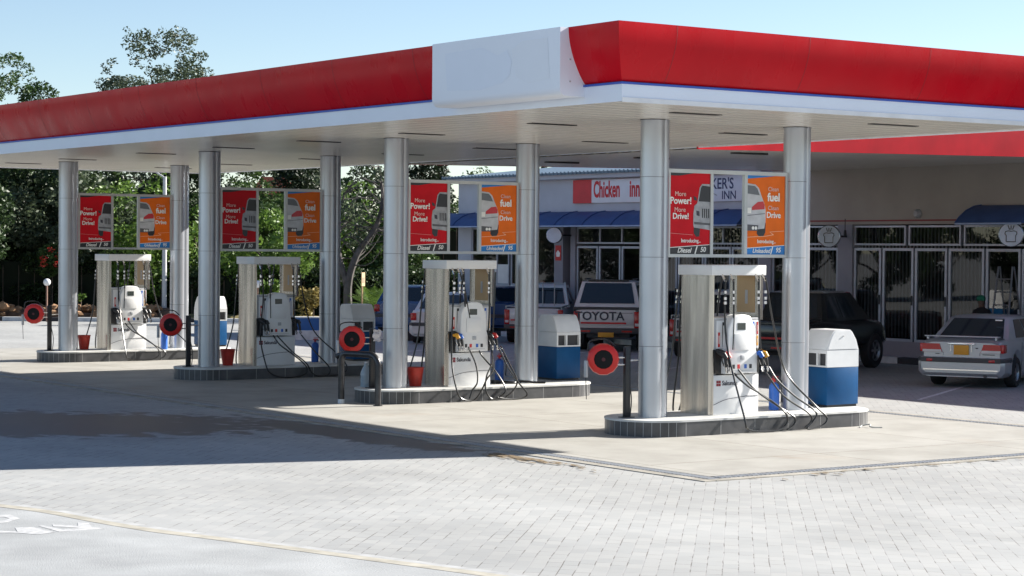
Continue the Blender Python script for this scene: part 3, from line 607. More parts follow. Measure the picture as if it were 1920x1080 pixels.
def make_ext():
    t = thing('fire_extinguisher', 'x', 'extinguisher', (0, 0, 0), group='blue extinguishers beside the pumps')
    b = MB(); b.lathe([(.0, 0), (.08, 0), (.085, .02), (.085, .36), (.07, .42), (.03, .45), (0, .455)], 20); b.build('cylinder', bluep, t)
    b = MB(); b.cyl((0, 0, .45), (0, 0, .50), .022, seg=10); b.box(-.05, .07, -.012, .012, .49, .515); b.box(-.03, .08, -.01, .01, .53, .545); b.build('valve_handle', redp, t)
    b = MB(); b.tube(sm([(.03, 0, .49), (.13, -.02, .47), (.14, -.03, .3), (.12, -.04, .12)]), .011, 6); b.build('hose', black, t)
    return t
ep = make_ext()
for i, (x, y) in enumerate(((2.62, .10), (2.66, .45), (2.9, .5), (2.36, -.45))):
    o = ep if i == 0 else copy_tree(ep); o.location = (x, DY*i+y, IZ); o['label'] = 'blue fire extinguisher standing right of the pump on '+short[i]
def make_bucket():
    t = thing('bucket', 'x', 'bucket', (0, 0, 0), group='red buckets beside the columns')
    b = MB(); b.lathe([(0, .002), (.11, .002), (.158, .34), (.166, .345), (.166, .355), (.152, .355), (.105, .012), (0, .012)], 24); b.build('pail', bucketm, t)
    b = MB(); b.tube([(.158*math.cos(a), .158*math.sin(a)*.3-.05*math.sin(a), .345-.03*math.sin(a)) for a in [math.pi*k/10 for k in range(11)]], .004, 5); b.build('handle', chrome, t)
    return t
bp_ = make_bucket()
for q, i in enumerate((1, 2, 3)):
    o = bp_ if q == 0 else copy_tree(bp_); o.location = (.55, DY*i+(.17, .19, .3)[q], IZ); o['label'] = 'red plastic bucket between column and pump on '+short[i]
def make_bin(mirror):
    t = thing('litter_bin', 'x', 'bin', (0, 0, 0), group='blue and white litter bins')
    # opening faces -Y; width along X .58, depth .72
    W_, D_ = .29, .36; s = -1 if mirror else 1
    b = MB(); b.box(-W_, W_, -D_, D_, .04, .66, bev=.008); b.build('lower_body', binblue, t)
    b = MB(); b.box(-W_+.02, W_-.02, -D_+.02, D_-.02, 0, .04); b.build('plinth', black, t)
    b = MB(); b.box(-W_, W_, -D_+.07, D_, .665, .95); b.box(-W_, W_, -D_, -D_+.07, .665, .69); b.box(-W_, W_, -D_, -D_+.07, .89, .95)
    for a, c in ((-W_, -W_+.035), (W_-.035, W_)): b.box(a, c, -D_, -D_+.07, .69, .89)
    m0, m1 = (-.07, -.03) if s > 0 else (.03, .07); b.box(m0, m1, -D_, -D_+.07, .69, .89); b.build('upper_body', binwhite, t)
    b = MB(); b.box(-W_+.036, m0-.001 if s > 0 else m0-.001, -D_+.055, -D_+.069, .69, .89); b.box(m1+.001, W_-.036, -D_+.055, -D_+.069, .69, .89); b.build('opening', mat('bin_inside', (.05, .05, .055), .6), t)
    prof_ = [(-D_, .955), (-D_+.01, 1.0), (-D_+.07, 1.16), (-D_+.13, 1.25), (-D_+.18, 1.285), (D_-.20, 1.285), (D_-.15, 1.25), (D_-.06, 1.12), (D_, .955)]
    b = MB(); b.prism(prof_, lambda a, c, d: (d, a, c), -W_, W_, 0, True); b.build('hood', binwhite, t, sharp=40)
    b = MB(); b.prism([(a*.93, c-.02 if c > 1 else c+.01) for a, c in prof_], lambda a, c, d: (d, a, c), W_, W_+.006); b.build('side_cheek', binwhite, t); b = MB(); b.prism([(a*.93, c-.02 if c > 1 else c+.01) for a, c in prof_], lambda a, c, d: (d, a, c), -W_-.006, -W_); b.build('side_cheek', binwhite, t)
    b = MB(); b.cyl((W_+.006, 0, 1.18), (W_+.02, 0, 1.18), .012, seg=8); b.build('lock', chrome, t)
    return t
binA = make_bin(True); binA.location = (4.06, .29, IZ); binA.rotation_euler = (0, 0, -R90); binA['label'] = 'blue and white litter bin with openings facing the open forecourt side, on the nearest island'
binB = make_bin(False)
bl = ['', 'sunlit blue and white litter bin with its openings toward us, on the second island', 'shaded grey looking litter bin behind the red reel, end of the third island', 'blue and white litter bin half hidden by a column, on the farthest island']
for q, i in enumerate((1, 2, 3)):
    o = binB if q == 0 else copy_tree(binB); o.location = (4.12, DY*i+(.52, .75, .5)[q], IZ); o['label'] = bl[i]
# bent pipe guard rail before the second island
b = MB(); p0 = Vector((-1.13, 7.59, 0)); p1 = Vector((-.88, 6.72, 0)); d = (p1-p0).normalized(); zt = .92
pts = [p0+Vector((0, 0, 0)), p0+Vector((0, 0, zt-.16))]+[p0+d*(.12*(1-math.cos(a)))+Vector((0, 0, zt-.16+.16*math.sin(a))) for a in [math.pi/2*k/5 for k in range(1, 6)]]
pts += [p1-d*(.2*(math.cos(a)-0))+Vector((0, 0, zt-.2+.2*math.sin(a)))+d*0 for a in [math.pi/2]]
pts = pts[:-1]+[p1-d*.2*(1-math.cos(a))*1.0+Vector((0, 0, zt-.2+.2*math.sin(a))) for a in [math.pi/2*(1-k/6) for k in range(0, 7)]]+[p1]
rail = thing('guard_rail', 'bent dark steel pipe rail standing on the concrete before the second island', 'guard rail', p0)
b.tube([p-p0 for p in pts], .058, 14); b.build('pipe', gunm, rail)
b = MB(); q = p0*0; b.cyl((0, 0, 0), (0, 0, .085), .064, seg=14); b.build('white_foot', binwhite, rail)
b = MB(); b.cyl((p1-p0)+Vector((0, 0, 0)), (p1-p0)+Vector((0, 0, .02)), .085, seg=14); b.build('foot_ring', gunm, rail)
b = MB(); b.cyl((-.02, .12, zt-.06), (.03, -.03, zt-.005), .055, seg=12); b.build('stub_end', gunm, rail)
# water bottle
bo = thing('water_bottle', 'big clear plastic water bottle on the kerb behind the pipe rail', 'bottle', (-.36, 8.0, IZ))
b = MB(); b.lathe([(0, 0), (.10, 0), (.105, .02), (.10, .08), (.106, .12), (.10, .17), (.106, .22), (.10, .27), (.06, .36), (.03, .40), (.028, .44), (0, .44)], 20); b.build('bottle_body', bottlem, bo)
b = MB(); b.cyl((0, 0, .44), (0, 0, .465), .032, seg=12); b.build('cap', binwhite, bo)
# rag stuffed behind the reel
b = MB(); R_ = random.Random(3); vs = []; 
for i in range(6):
    for j in range(6): vs.append((i*.03-.08+R_.uniform(-.012, .012), R_.uniform(-.03, .03), j*-.045+R_.uniform(-.015, .015)))
b.add(vs, [(i*6+j, i*6+j+1, (i+1)*6+j+1, (i+1)*6+j) for i in range(5) for j in range(5)], 0, True)
o = b.build('rag', mat('rag_cloth', (.55, .52, .55), .9)); o.location = (-.38, DY+.02, 1.34); tag(o, 'crumpled pale rag hung on the post beside the second island reel', 'rag')
# litter of nozzles and gear lying beside the second pump
o = MB(); o.tube(sm([(2.25, .0, .28), (2.4, -.1, .30), (2.55, -.2, .285), (2.75, -.12, .30), (2.95, -.3, .285), (3.15, -.4, .28)]), .022, 7); o.box(2.2, 2.35, -.02, .08, .26, .33, 0, .01)
o = o.build('loose_hose', black); o.location = (0, DY, 0); tag(o, 'short loose black hose lying by the foot of the second island column', 'hose')
# small cable end near the nearest island
o = MB(); o.tube(sm([(0, 0, .01), (.1, .05, .03), (.2, -.02, .05), (.12, -.12, .02), (.3, -.2, .01)]), .012, 6); o = o.build('wire_scrap', mat('wire_grey', (.4, .4, .38), .6)); o.location = (3.5, -.98, 0.008); tag(o, 'bent scrap of pale wire on the concrete at the near island end', 'wire')

# ------------------------------------------------------------------ shop building
XF = 19.0
wallm = mat('render_wall', (0.45, 0.47, 0.52), 0.85, 0, 0.06, 1.2); beige = mat('beige_wall', (0.38, 0.34, 0.30), 0.85, 0, 0.06, 1.2); pier = mat('pier_wall', (0.28, 0.27, 0.30), 0.85, 0, 0.08, 1.5)
framem = mat('window_frame', (0.40, 0.42, 0.47), 0.4, 0.3); roofb = mat('blue_roof', (0.13, 0.18, 0.23), 0.45, 0.2, 0.15, 3); awn = mat('awning_blue', (0.04, 0.085, 0.23), 0.6, 0, 0.12, 3); awnedge = mat('awning_edge', (0.30, 0.38, 0.55), 0.6)
interior = mat('interior', (0.05, 0.045, 0.045), 0.8); blind = mat('blind_slat', (0.22, 0.22, 0.24), 0.8)
gl = bpy.data.materials.new('shop_glass'); gl.use_nodes = True; n = gl.node_tree.nodes; l = gl.node_tree.links; n.clear()
out = n.new('ShaderNodeOutputMaterial'); tr = n.new('ShaderNodeBsdfTransparent'); tr.inputs[0].default_value = (.55, .58, .6, 1); gs = n.new('ShaderNodeBsdfGlossy'); gs.inputs[1].default_value = .01
gn = n.new('ShaderNodeTexNoise'); gn.inputs['Scale'].default_value = 0.9; gtc = n.new('ShaderNodeTexCoord'); l.new(gtc.outputs['Object'], gn.inputs['Vector']); gb = n.new('ShaderNodeBump'); gb.inputs['Strength'].default_value = .02; l.new(gn.outputs[0], gb.inputs['Height']); l.new(gb.outputs[0], gs.inputs['Normal'])
fr_ = n.new('ShaderNodeFresnel'); fr_.inputs[0].default_value = 1.62; mxs = n.new('ShaderNodeMixShader'); l.new(fr_.outputs[0], mxs.inputs[0]); l.new(tr.outputs[0], mxs.inputs[1]); l.new(gs.outputs[0], mxs.inputs[2]); l.new(mxs.outputs[0], out.inputs[0])
shop = thing('shop_building', 'long low shop building with glazed doors and grey rendered upper wall', 'building', (XF, 20, 0))
def S_(b, name, m, p=None, **k):
    o = b.build(name, m, p or shop, **k)
    if p is None: o.matrix_parent_inverse = Matrix.Translation(shop.location).inverted()
    return o
YL, YR = 34.0, -14.0; ZTOP = 5.16
b = MB(); b.box(XF, XF+.3, 18.2, YL, 3.55, ZTOP-.02)
b.box(XF, XF+.3, 33.2, YL, 0, 3.55); b.box(XF+.3, XF+14, YL-.3, YL, 0, ZTOP-.02); b.box(XF, XF+.25, 28.4, 33.2, 0, 1.6); S_(b, 'wall', wallm)
b = MB(); b.box(XF, XF+.3, YR, 18.2, 3.55, 5.6); b.box(XF, XF+.3, YR, 8.0, 0, 3.55); S_(b, 'upper_wall', beige)
b = MB(); b.box(XF-.02, XF-.002, YR, 18.0, 3.63, 3.67); S_(b, 'red_line', mat('trim_red', (.25, .04, .04), .6))
for y0, y1 in ((27.95, 28.4), (27.30, 27.55), (15.0, 15.55), (18.2, 18.7), (8.0, 8.5)): b = MB(); b.box(XF-.03, XF+.3, y0, y1, 0, 3.55); S_(b, 'pier', pier)
b = MB(); b.box(XF-.02, XF+.25, 8.5, 27.3, 0, .5); S_(b, 'plinth', pier)
b = MB(); b.box(XF+.3, XF+14, YR, YL-.3, -0.01, 0.02); b.box(XF+7, XF+7.2, YR, YL-.3, 0, 3.6); b.box(XF+.3, XF+14, YR, YL-.3, 3.6, 3.7); S_(b, 'interior_shell', interior)
b = MB(); b.add([(XF-.35, YL+.25, ZTOP-.12), (XF-.35, 18.3, ZTOP-.12), (XF-.35, 18.3, ZTOP+.02), (XF-.35, YL+.25, ZTOP+.02)], [(0, 1, 2, 3)]); b.box(XF-.34, XF+.4, 18.3, YL+.2, ZTOP-.13, ZTOP-.03); S_(b, 'cornice', wallm)
b = MB(); b.add([(XF-.45, YL+.35, ZTOP+.0), (XF-.45, 18.3, ZTOP+.0), (XF+7, 18.3, ZTOP+.75), (XF+7, YL+.35, ZTOP+.75), (XF-.45, YL+.35, ZTOP+.07), (XF-.45, 18.3, ZTOP+.07), (XF+7, 18.3, ZTOP+.85), (XF+7, YL+.35, ZTOP+.85)], [(0, 1, 2, 3), (4, 5, 6, 7), (0, 1, 5, 4), (3, 0, 4, 7)])
yy = 18.5
while yy < YL+.3: b.box(XF-.47, XF-.44, yy, yy+.05, ZTOP+.0, ZTOP+.10); yy += .2
rf = S_(b, 'roof', roofb)
b = MB(); b.box(XF+.3, XF+14, YR, 18.2, 5.4, 5.5); S_(b, 'flat_roof', alu)
# glazing bays
def bay(y0, y1, z0, z1, kind='window', fw=.07, bars=()):
    b = MB(); X0, X1 = XF+.02, XF+.10
    b.box(X0, X1, y0, y0+fw, z0, z1); b.box(X0, X1, y1-fw, y1, z0, z1); b.box(X0, X1, y0+fw, y1-fw, z1-fw, z1); b.box(X0, X1, y0+fw, y1-fw, z0, z0+fw)
    for y in bars: b.box(X0, X1, y-fw/2, y+fw/2, z0+fw, z1-fw)
    o = S_(b, kind, framem)
    b = MB(); b.add([(XF+.055, y0, z0), (XF+.055, y1, z0), (XF+.055, y1, z1), (XF+.055, y0, z1)], [(0, 1, 2, 3)]); g = b.build('pane', gl, o)
    if g.data.polygons[0].normal.x > 0: g.data.flip_normals()
    if kind == 'door':
        b = MB(); b.box(X0-.03, X0, y0+.02, y0+.045, 1.45, 1.7); b.build('handle', black, o)
    return o
for y1, y0 in ((14.98, 13.98), (13.92, 12.82), (12.76, 11.66), (11.60, 10.42), (10.36, 9.25), (9.2, 8.5)): bay(y0, y1, .5, 2.93, 'door')
for y1, y0 in ((14.98, 13.1), (13.0, 11.2), (11.1, 8.5)): bay(y0, y1, 3.0, 3.52, 'window', .05)
bay(15.57, 16.9, .5, 2.93, 'door'); bay(16.95, 18.2, .5, 2.93, 'door'); bay(15.57, 18.2, 3.0, 3.52, 'window', .05, (16.9,))
bay(18.72, 19.9, .5, 2.93, 'door'); bay(19.95, 21.1, .5, 2.93, 'door'); bay(21.15, 22.3, .5, 2.93, 'door'); bay(22.35, 23.5, .5, 2.93, 'door'); bay(18.72, 23.5, 3.0, 3.52, 'window', .05, (20.3, 21.9))
b = MB(); b.box(XF, XF+.25, 23.5, 23.9, .5, 3.55); S_(b, 'pier', pier)
for y1, y0 in ((27.28, 26.2), (26.14, 25.06), (25.0, 23.92)): bay(y0, y1, .5, 2.93, 'door')
bay(23.92, 27.28, 3.0, 3.52, 'window', .05, (25.0, 26.1))
bay(28.42, 30.9, 1.62, 3.52, 'window', .06); bay(31.0, 33.2, 1.62, 3.52, 'window', .06, (31.7,))
b = MB(); b.box(XF+.0, XF+.02, 28.4, 33.2, 1.56, 1.62); S_(b, 'sill', mat('sill_white', (.7, .7, .7), .6))
b = MB(); b.box(XF+.03, XF+.05, 31.05, 32.2, 1.66, 2.30); S_(b, 'paper_sheet', mat('paper', (.75, .75, .72), .8))
# blinds behind the right-hand doors
b = MB(); yy = 8.6
while yy < 14.95:
    if not (9.2 < yy < 10.4): b.box(XF+.22, XF+.235, yy, yy+.055, .6, 3.5)
    yy += .125
while yy < 23.4: b.box(XF+.22, XF+.235, yy, yy+.055, .6, 3.5); yy += .14
S_(b, 'vertical_blind', blind)
# awning over the left doors and the domed one at right
def awning(y0, y1, name, rounded):
    t = thing(name, 'x', 'awning', (XF, (y0+y1)/2, 3.55)); c = t.location
    pr = [(0.0, .46), (-.28, .42), (-.56, .31), (-.80, .15), (-.95, .0)]
    b = MB(); P = [(a, z) for a, z in pr]
    n_ = len(P); b.add([(a, y, z) for a, z in P for y in (y0-c.y, y1-c.y)], [(2*i, 2*i+1, 2*i+3, 2*i+2) for i in range(n_-1)], 0, True)
    for e, s in ((y0-c.y, -1), (y1-c.y, 1)):
        if rounded: b.add([(0, e, 0)]+[(a, e, z) for a, z in P], [(0, i, i+1) for i in range(1, n_)])
        else: b.add([(0, e, 0)]+[(a, e, z) for a, z in P], [(0, i, i+1) for i in range(1, n_)])
    b.build('fabric', awn, t)
    b = MB(); y = y0-c.y
    while y <= y1-c.y+.01: b.tube([(a-.01, y, z+.012) for a, z in P], .014, 6); y += (y1-y0)/round((y1-y0)/1.45)
    b.build('rib', mat('awning_rib', (.05, .09, .24), .6), t)
    b = MB(); b.box(-.965, -.945, y0-c.y, y1-c.y, -.035, .01); b.build('hem', awnedge, t)
    return t
awning(18.6, 34.4, 'awning', True)['label'] = 'long bright blue ribbed awning over the left shop doors'
a2 = awning(8.4, 10.5, 'awning', True); a2['label'] = 'short dark blue rounded awning at the right edge, above the round sign'
# signs
def board(name, label, y0, y1, z0, z1, m, x=XF):
    t = thing(name, label, 'sign', (x, (y0+y1)/2, (z0+z1)/2)); b = MB(); b.box(-.09, -.005, y0-t.location.y, y1-t.location.y, z0-t.location.z, z1-t.location.z, bev=.006); b.build('panel', m, t); return t
t = board('shop_sign', 'red and white fast food sign reading Chicken inn above the blue awning', 22.6, 27.35, 4.27, 4.99, mat('sign_face', (.72, .73, .78), .4, 0, .03))
b = MB(); b.box(-.095, -.003, 26.4-t.location.y, 27.36-t.location.y, -.365, .365); b.build('red_end', mat('sign_red', (.60, .02, .03), .4), t)
letters('Chicken', .70, txtred, t, (-.094, 26.3-t.location.y, .03), FACE_X, sx=.575, bold=.02, align='LEFT')
letters('inn', .70, txtred, t, (-.094, 24.5-t.location.y, .03), FACE_X, sx=.6, bold=.02, align='LEFT')
t = board('shop_sign', 'white sign with navy letters of the bakery, seen between the near posters', 18.75, 22.35, 4.24, 4.99, mat('sign_face2', (.66, .68, .78), .4, 0, .03))
letters("BAKER'S", .44, txtnavy, t, (-.094, 19.72-t.location.y, .12), FACE_X, sx=.95, bold=.006, align='RIGHT'); letters('INN', .34, txtnavy, t, (-.094, 19.60-t.location.y, -.21), FACE_X, sx=1.05, bold=.003, align='RIGHT')
b = MB(); b.tube(sm([(-.094, 1.2, -.12), (-.094, .2, -.13), (-.094, -.1, -.2)]), .015, 4); b.build('swoosh', pgrey, t)
def roundsign(y, z, r, label, loaf, x=XF-.75):
    t = thing('round_sign', label, 'sign', (x, y, z)); q = Vector((-.80, -.60, 0)); M = q.to_track_quat('Z', 'Y').to_matrix().to_4x4()
    b = MB(); b.lathe([(0, -.08), (r, -.08), (r, .07), (r*.93, .08)], 28, 0, M); b.build('rim', mat('rim_metal', (.35, .37, .4), .25, .8), t)
    b = MB(); b.lathe([(r*.93, .079), (0, .082)], 28, 0, M); b.build('face', mat('round_face', (.55, .60, .68), .4), t)
    b = MB(); b.cyl((0.0, .1, 0), (.75, .1, 0), .025, seg=8); b.build('bracket', black, t)
    if loaf:
        P = [(-.11, -.17), (.11, -.17), (.11, -.02), (.14, .02), (.13, .07), (.07, .09), (0, .08), (-.07, .09), (-.13, .07), (-.14, .02), (-.11, -.02)]
        b = MB(); pts = [M @ Vector((0, 0, .088))+Vector((.6*a, -.8*a, c)) for a, c in P]; b.tube(pts+[pts[0]], .011, 5)
        for k in (-.07, 0, .07): pts = [M @ Vector((0, 0, .088))+Vector((.6*a, -.8*a, c)) for a, c in ((k*.5, .12), (k, .22))]; b.tube(pts, .012, 5)
        b.build('emblem', mat('emblem_olive', (.10, .10, .09), .5), t)
    return t
def rs(px, py, r, label, loaf):
    d = CF+CR*((px-960)/FPX)+CU*((540-py)/FPX); X = XF-.75; tt = (X-CAM.x)/d.x; p = CAM+d*tt; return roundsign(p.y, p.z, r, label, loaf)
rs(1040, 441, .255, 'round white disc sign hung under the blue awning', False)
rs(1555, 443, .30, 'round pale bread loaf sign beside the brick-coloured pillar, left of the glass doors', True)
rs(1896, 440, .30, 'round pale bread loaf sign at the right edge of the picture', True)
# wall lamps and a small notice
t = thing('wall_lamp', 'small bulkhead lamp on the beige wall over the doors', 'lamp', (XF, 12.64, 3.82)); b = MB(); b.lathe([(0, .12), (.07, .11), (.12, .05), (.12, 0)], 16, 0, Matrix.Rotation(-R90, 4, 'Y')); b.build('glass', mat('lamp_glass', (.35, .35, .36), .3), t)
t = thing('hanging_lamp', 'thin lantern hung on the pier left of the glass doors', 'lamp', (XF-.2, 15.1, 3.35)); b = MB(); b.cyl((0, 0, .35), (0, 0, .05), .012, seg=6); b.cyl((0, 0, .05), (0, 0, -.12), .03, .05, 10); b.build('lantern', black, t)
t = thing('notice_plate', 'small red notice plate on the pier beside the left doors', 'notice', (XF-.04, 28.18, 2.70)); b = MB(); b.box(-.012, 0, -.15, .15, -.24, .24); b.build('plate', redp, t); b = MB(); b.prism([(-.08, -.12), (.08, -.12), (.11, .0), (0, .09), (-.11, .0)], YZ, -.017, -.012); b.build('symbol', txtwhite, t)
# wheel-stop kerb in front of the shops
b = MB(); y = 8.2; k = 0
while y < 33: b.box(17.9, 18.15, y, y+1.35, 0, .16, k % 2); y += 1.352; k += 1
o = b.build('kerb', [paintb, mat('kerb_white', (.6, .6, .6), .7, 0, .15, 5)]); tag(o, kind='structure')

# ------------------------------------------------------------------ vehicles
tyre = mat('tyre', (.015, .015, .016), .7); rim = mat('wheel_rim', (.32, .34, .36), .3, .8); cglass = mat('car_glass', (.012, .02, .03), .06, 0, .02, spec=.8); plate = mat('plate_yellow', (.62, .30, .02), .5); lred = mat('lens_red', (.45, .012, .012), .2, coat=.4); lwhite = mat('lens_white', (.6, .6, .6), .2); trim = mat('car_trim', (.05, .05, .055), .5)
def wheel(parent, x, y, r, w=.2):
    s = 1 if y > 0 else -1; M = Matrix.Translation((x, y, r)) @ Matrix.Rotation(-s*R90, 4, 'X')
    b = MB(); b.lathe([(r*.6, -w/2), (r*.93, -w/2), (r, -w/2+.03), (r, w/2-.03), (r*.93, w/2), (r*.62, w/2), (r*.6, w/2-.03)], 28, 0, M); t_ = b.build('wheel', tyre, parent)
    b = MB(); b.lathe([(r*.62, w/2-.01), (r*.56, w/2-.03), (r*.5, w/2-.05)], 24, 0, M); b.lathe([(0, w/2-.02), (r*.16, w/2-.025)], 12, 0, M)
    for k in range(6):
        a = k*math.pi/3; p = [M @ Vector((rr*math.cos(a+da), rr*math.sin(a+da), w/2-.03)) for rr, da in ((.03, -.9), (r*.58, -.12), (r*.58, .12), (.03, .9))]; b.add(p, [(0, 1, 2, 3)])
    b.lathe([(0, w/2-.08), (r*.6, w/2-.08)], 20, 1, M); b.build('rim', [rim, trim], t_)
def loft(b, secs, mi=0):
    n_ = len(secs[0][1]); V = []
    for x, ringp in secs:
        V.append([(x, y, z) for y, z in ringp]+[(x, -y, z) for y, z in ringp[::-1]])
    m_ = len(V[0]); vs = [v for r_ in V for v in r_]; fs = []
    for i in range(len(V)-1):
        for k in range(m_): fs.append((i*m_+k, i*m_+(k+1) % m_, (i+1)*m_+(k+1) % m_, (i+1)*m_+k))
    b.add(vs, fs, mi, True); b.add(V[0], [list(range(m_))], mi, True); b.add(V[-1], [list(range(m_))], mi, True)
def gh(b, xb0, xb1, xt0, xt1, hb, ht, zb, zt, mi=0, crown=.035):
    B = [(xb0, hb, zb), (xb1, hb, zb), (xb1, -hb, zb), (xb0, -hb, zb)]; T = [(xt0, ht, zt), (xt1, ht, zt), (xt1, -ht, zt), (xt0, -ht, zt)]
    dx = (xt1-xt0)*.12
    C = [(xt0+dx, ht*.82, zt+crown), (xt1-dx, ht*.82, zt+crown), (xt1-dx, -ht*.82, zt+crown), (xt0+dx, -ht*.82, zt+crown)]
    b.add(B+T+C, [(i, (i+1) % 4, 4+(i+1) % 4, 4+i) for i in range(4)]+[(4+i, 4+(i+1) % 4, 8+(i+1) % 4, 8+i) for i in range(4)]+[(8, 9, 10, 11)], mi, True)
    return B, T
def pane(B, T, i, u0, u1, v0, v1, parent, name='window', m=None, offd=.008):
    a, c, d, e = Vector(B[i]), Vector(B[(i+1) % 4]), Vector(T[(i+1) % 4]), Vector(T[i])
    def P(u, v): return (a*(1-u)+c*u)*(1-v)+(e*(1-u)+d*u)*v
    nrm = (c-a).cross(e-a).normalized(); ctr = (a+c+d+e)/4
    if nrm.dot(ctr-Vector((ctr.x*0+sum(q[0] for q in B)/4, 0, ctr.z))) < 0: nrm = -nrm
    b = MB(); b.add([P(*q)+nrm*offd for q in ((u0, v0), (u1, v0), (u1, v1), (u0, v1))]+[P(*q)-nrm*.004 for q in ((u0, v0), (u1, v0), (u1, v1), (u0, v1))], [(0, 1, 2, 3), (0, 1, 5, 4), (1, 2, 6, 5), (2, 3, 7, 6), (3, 0, 4, 7)])
    return b.build(name, m or cglass, parent)
def ringsec(hw, zb, zbelt, ztop, mid=.55):
    return [(0, zb), (hw*.92, zb), (hw*.985, zb+.06), (hw, mid), (hw*.985, zbelt-.10), (hw*.93, zbelt), (hw*.78, ztop-.005), (0, ztop)]
def arch(x, wx, r, zb):
    d = abs(x-wx); return max(zb, math.sqrt(max(0, r*r-d*d))+.31) if d < r else zb
def body(paint, parent, L, hw, prof_, wx, wr, zb, name='body'):
    xs = sorted(set([0, .05, .15, L-.15, L-.04, L]+[p_[0] for p_ in prof_]+[w_+s*wr*c for w_ in wx for s in (-1, 1) for c in (1.001, .995, .9, .7, .4, 0)]))
    secs = []
    for x in xs:
        for a, c in zip(prof_, prof_[1:]):
            if a[0] <= x <= c[0]: t_ = (x-a[0])/(c[0]-a[0]); zbelt = a[1]+(c[1]-a[1])*t_; zt_ = a[2]+(c[2]-a[2])*t_; break
        z0 = zb
        for w_ in wx: z0 = max(z0, arch(x, w_, wr, zb))
        h = hw*(1-.10*max(0, 1-x/.25)**2-.16*max(0, 1-(L-x)/.5)**2)
        z0 = min(z0, zbelt-.16); secs.append((x, ringsec(h, z0, zbelt, zt_, max(.55, z0+.08))))
    b = MB(); loft(b, secs); return b.build(name, paint, parent, sharp=28)
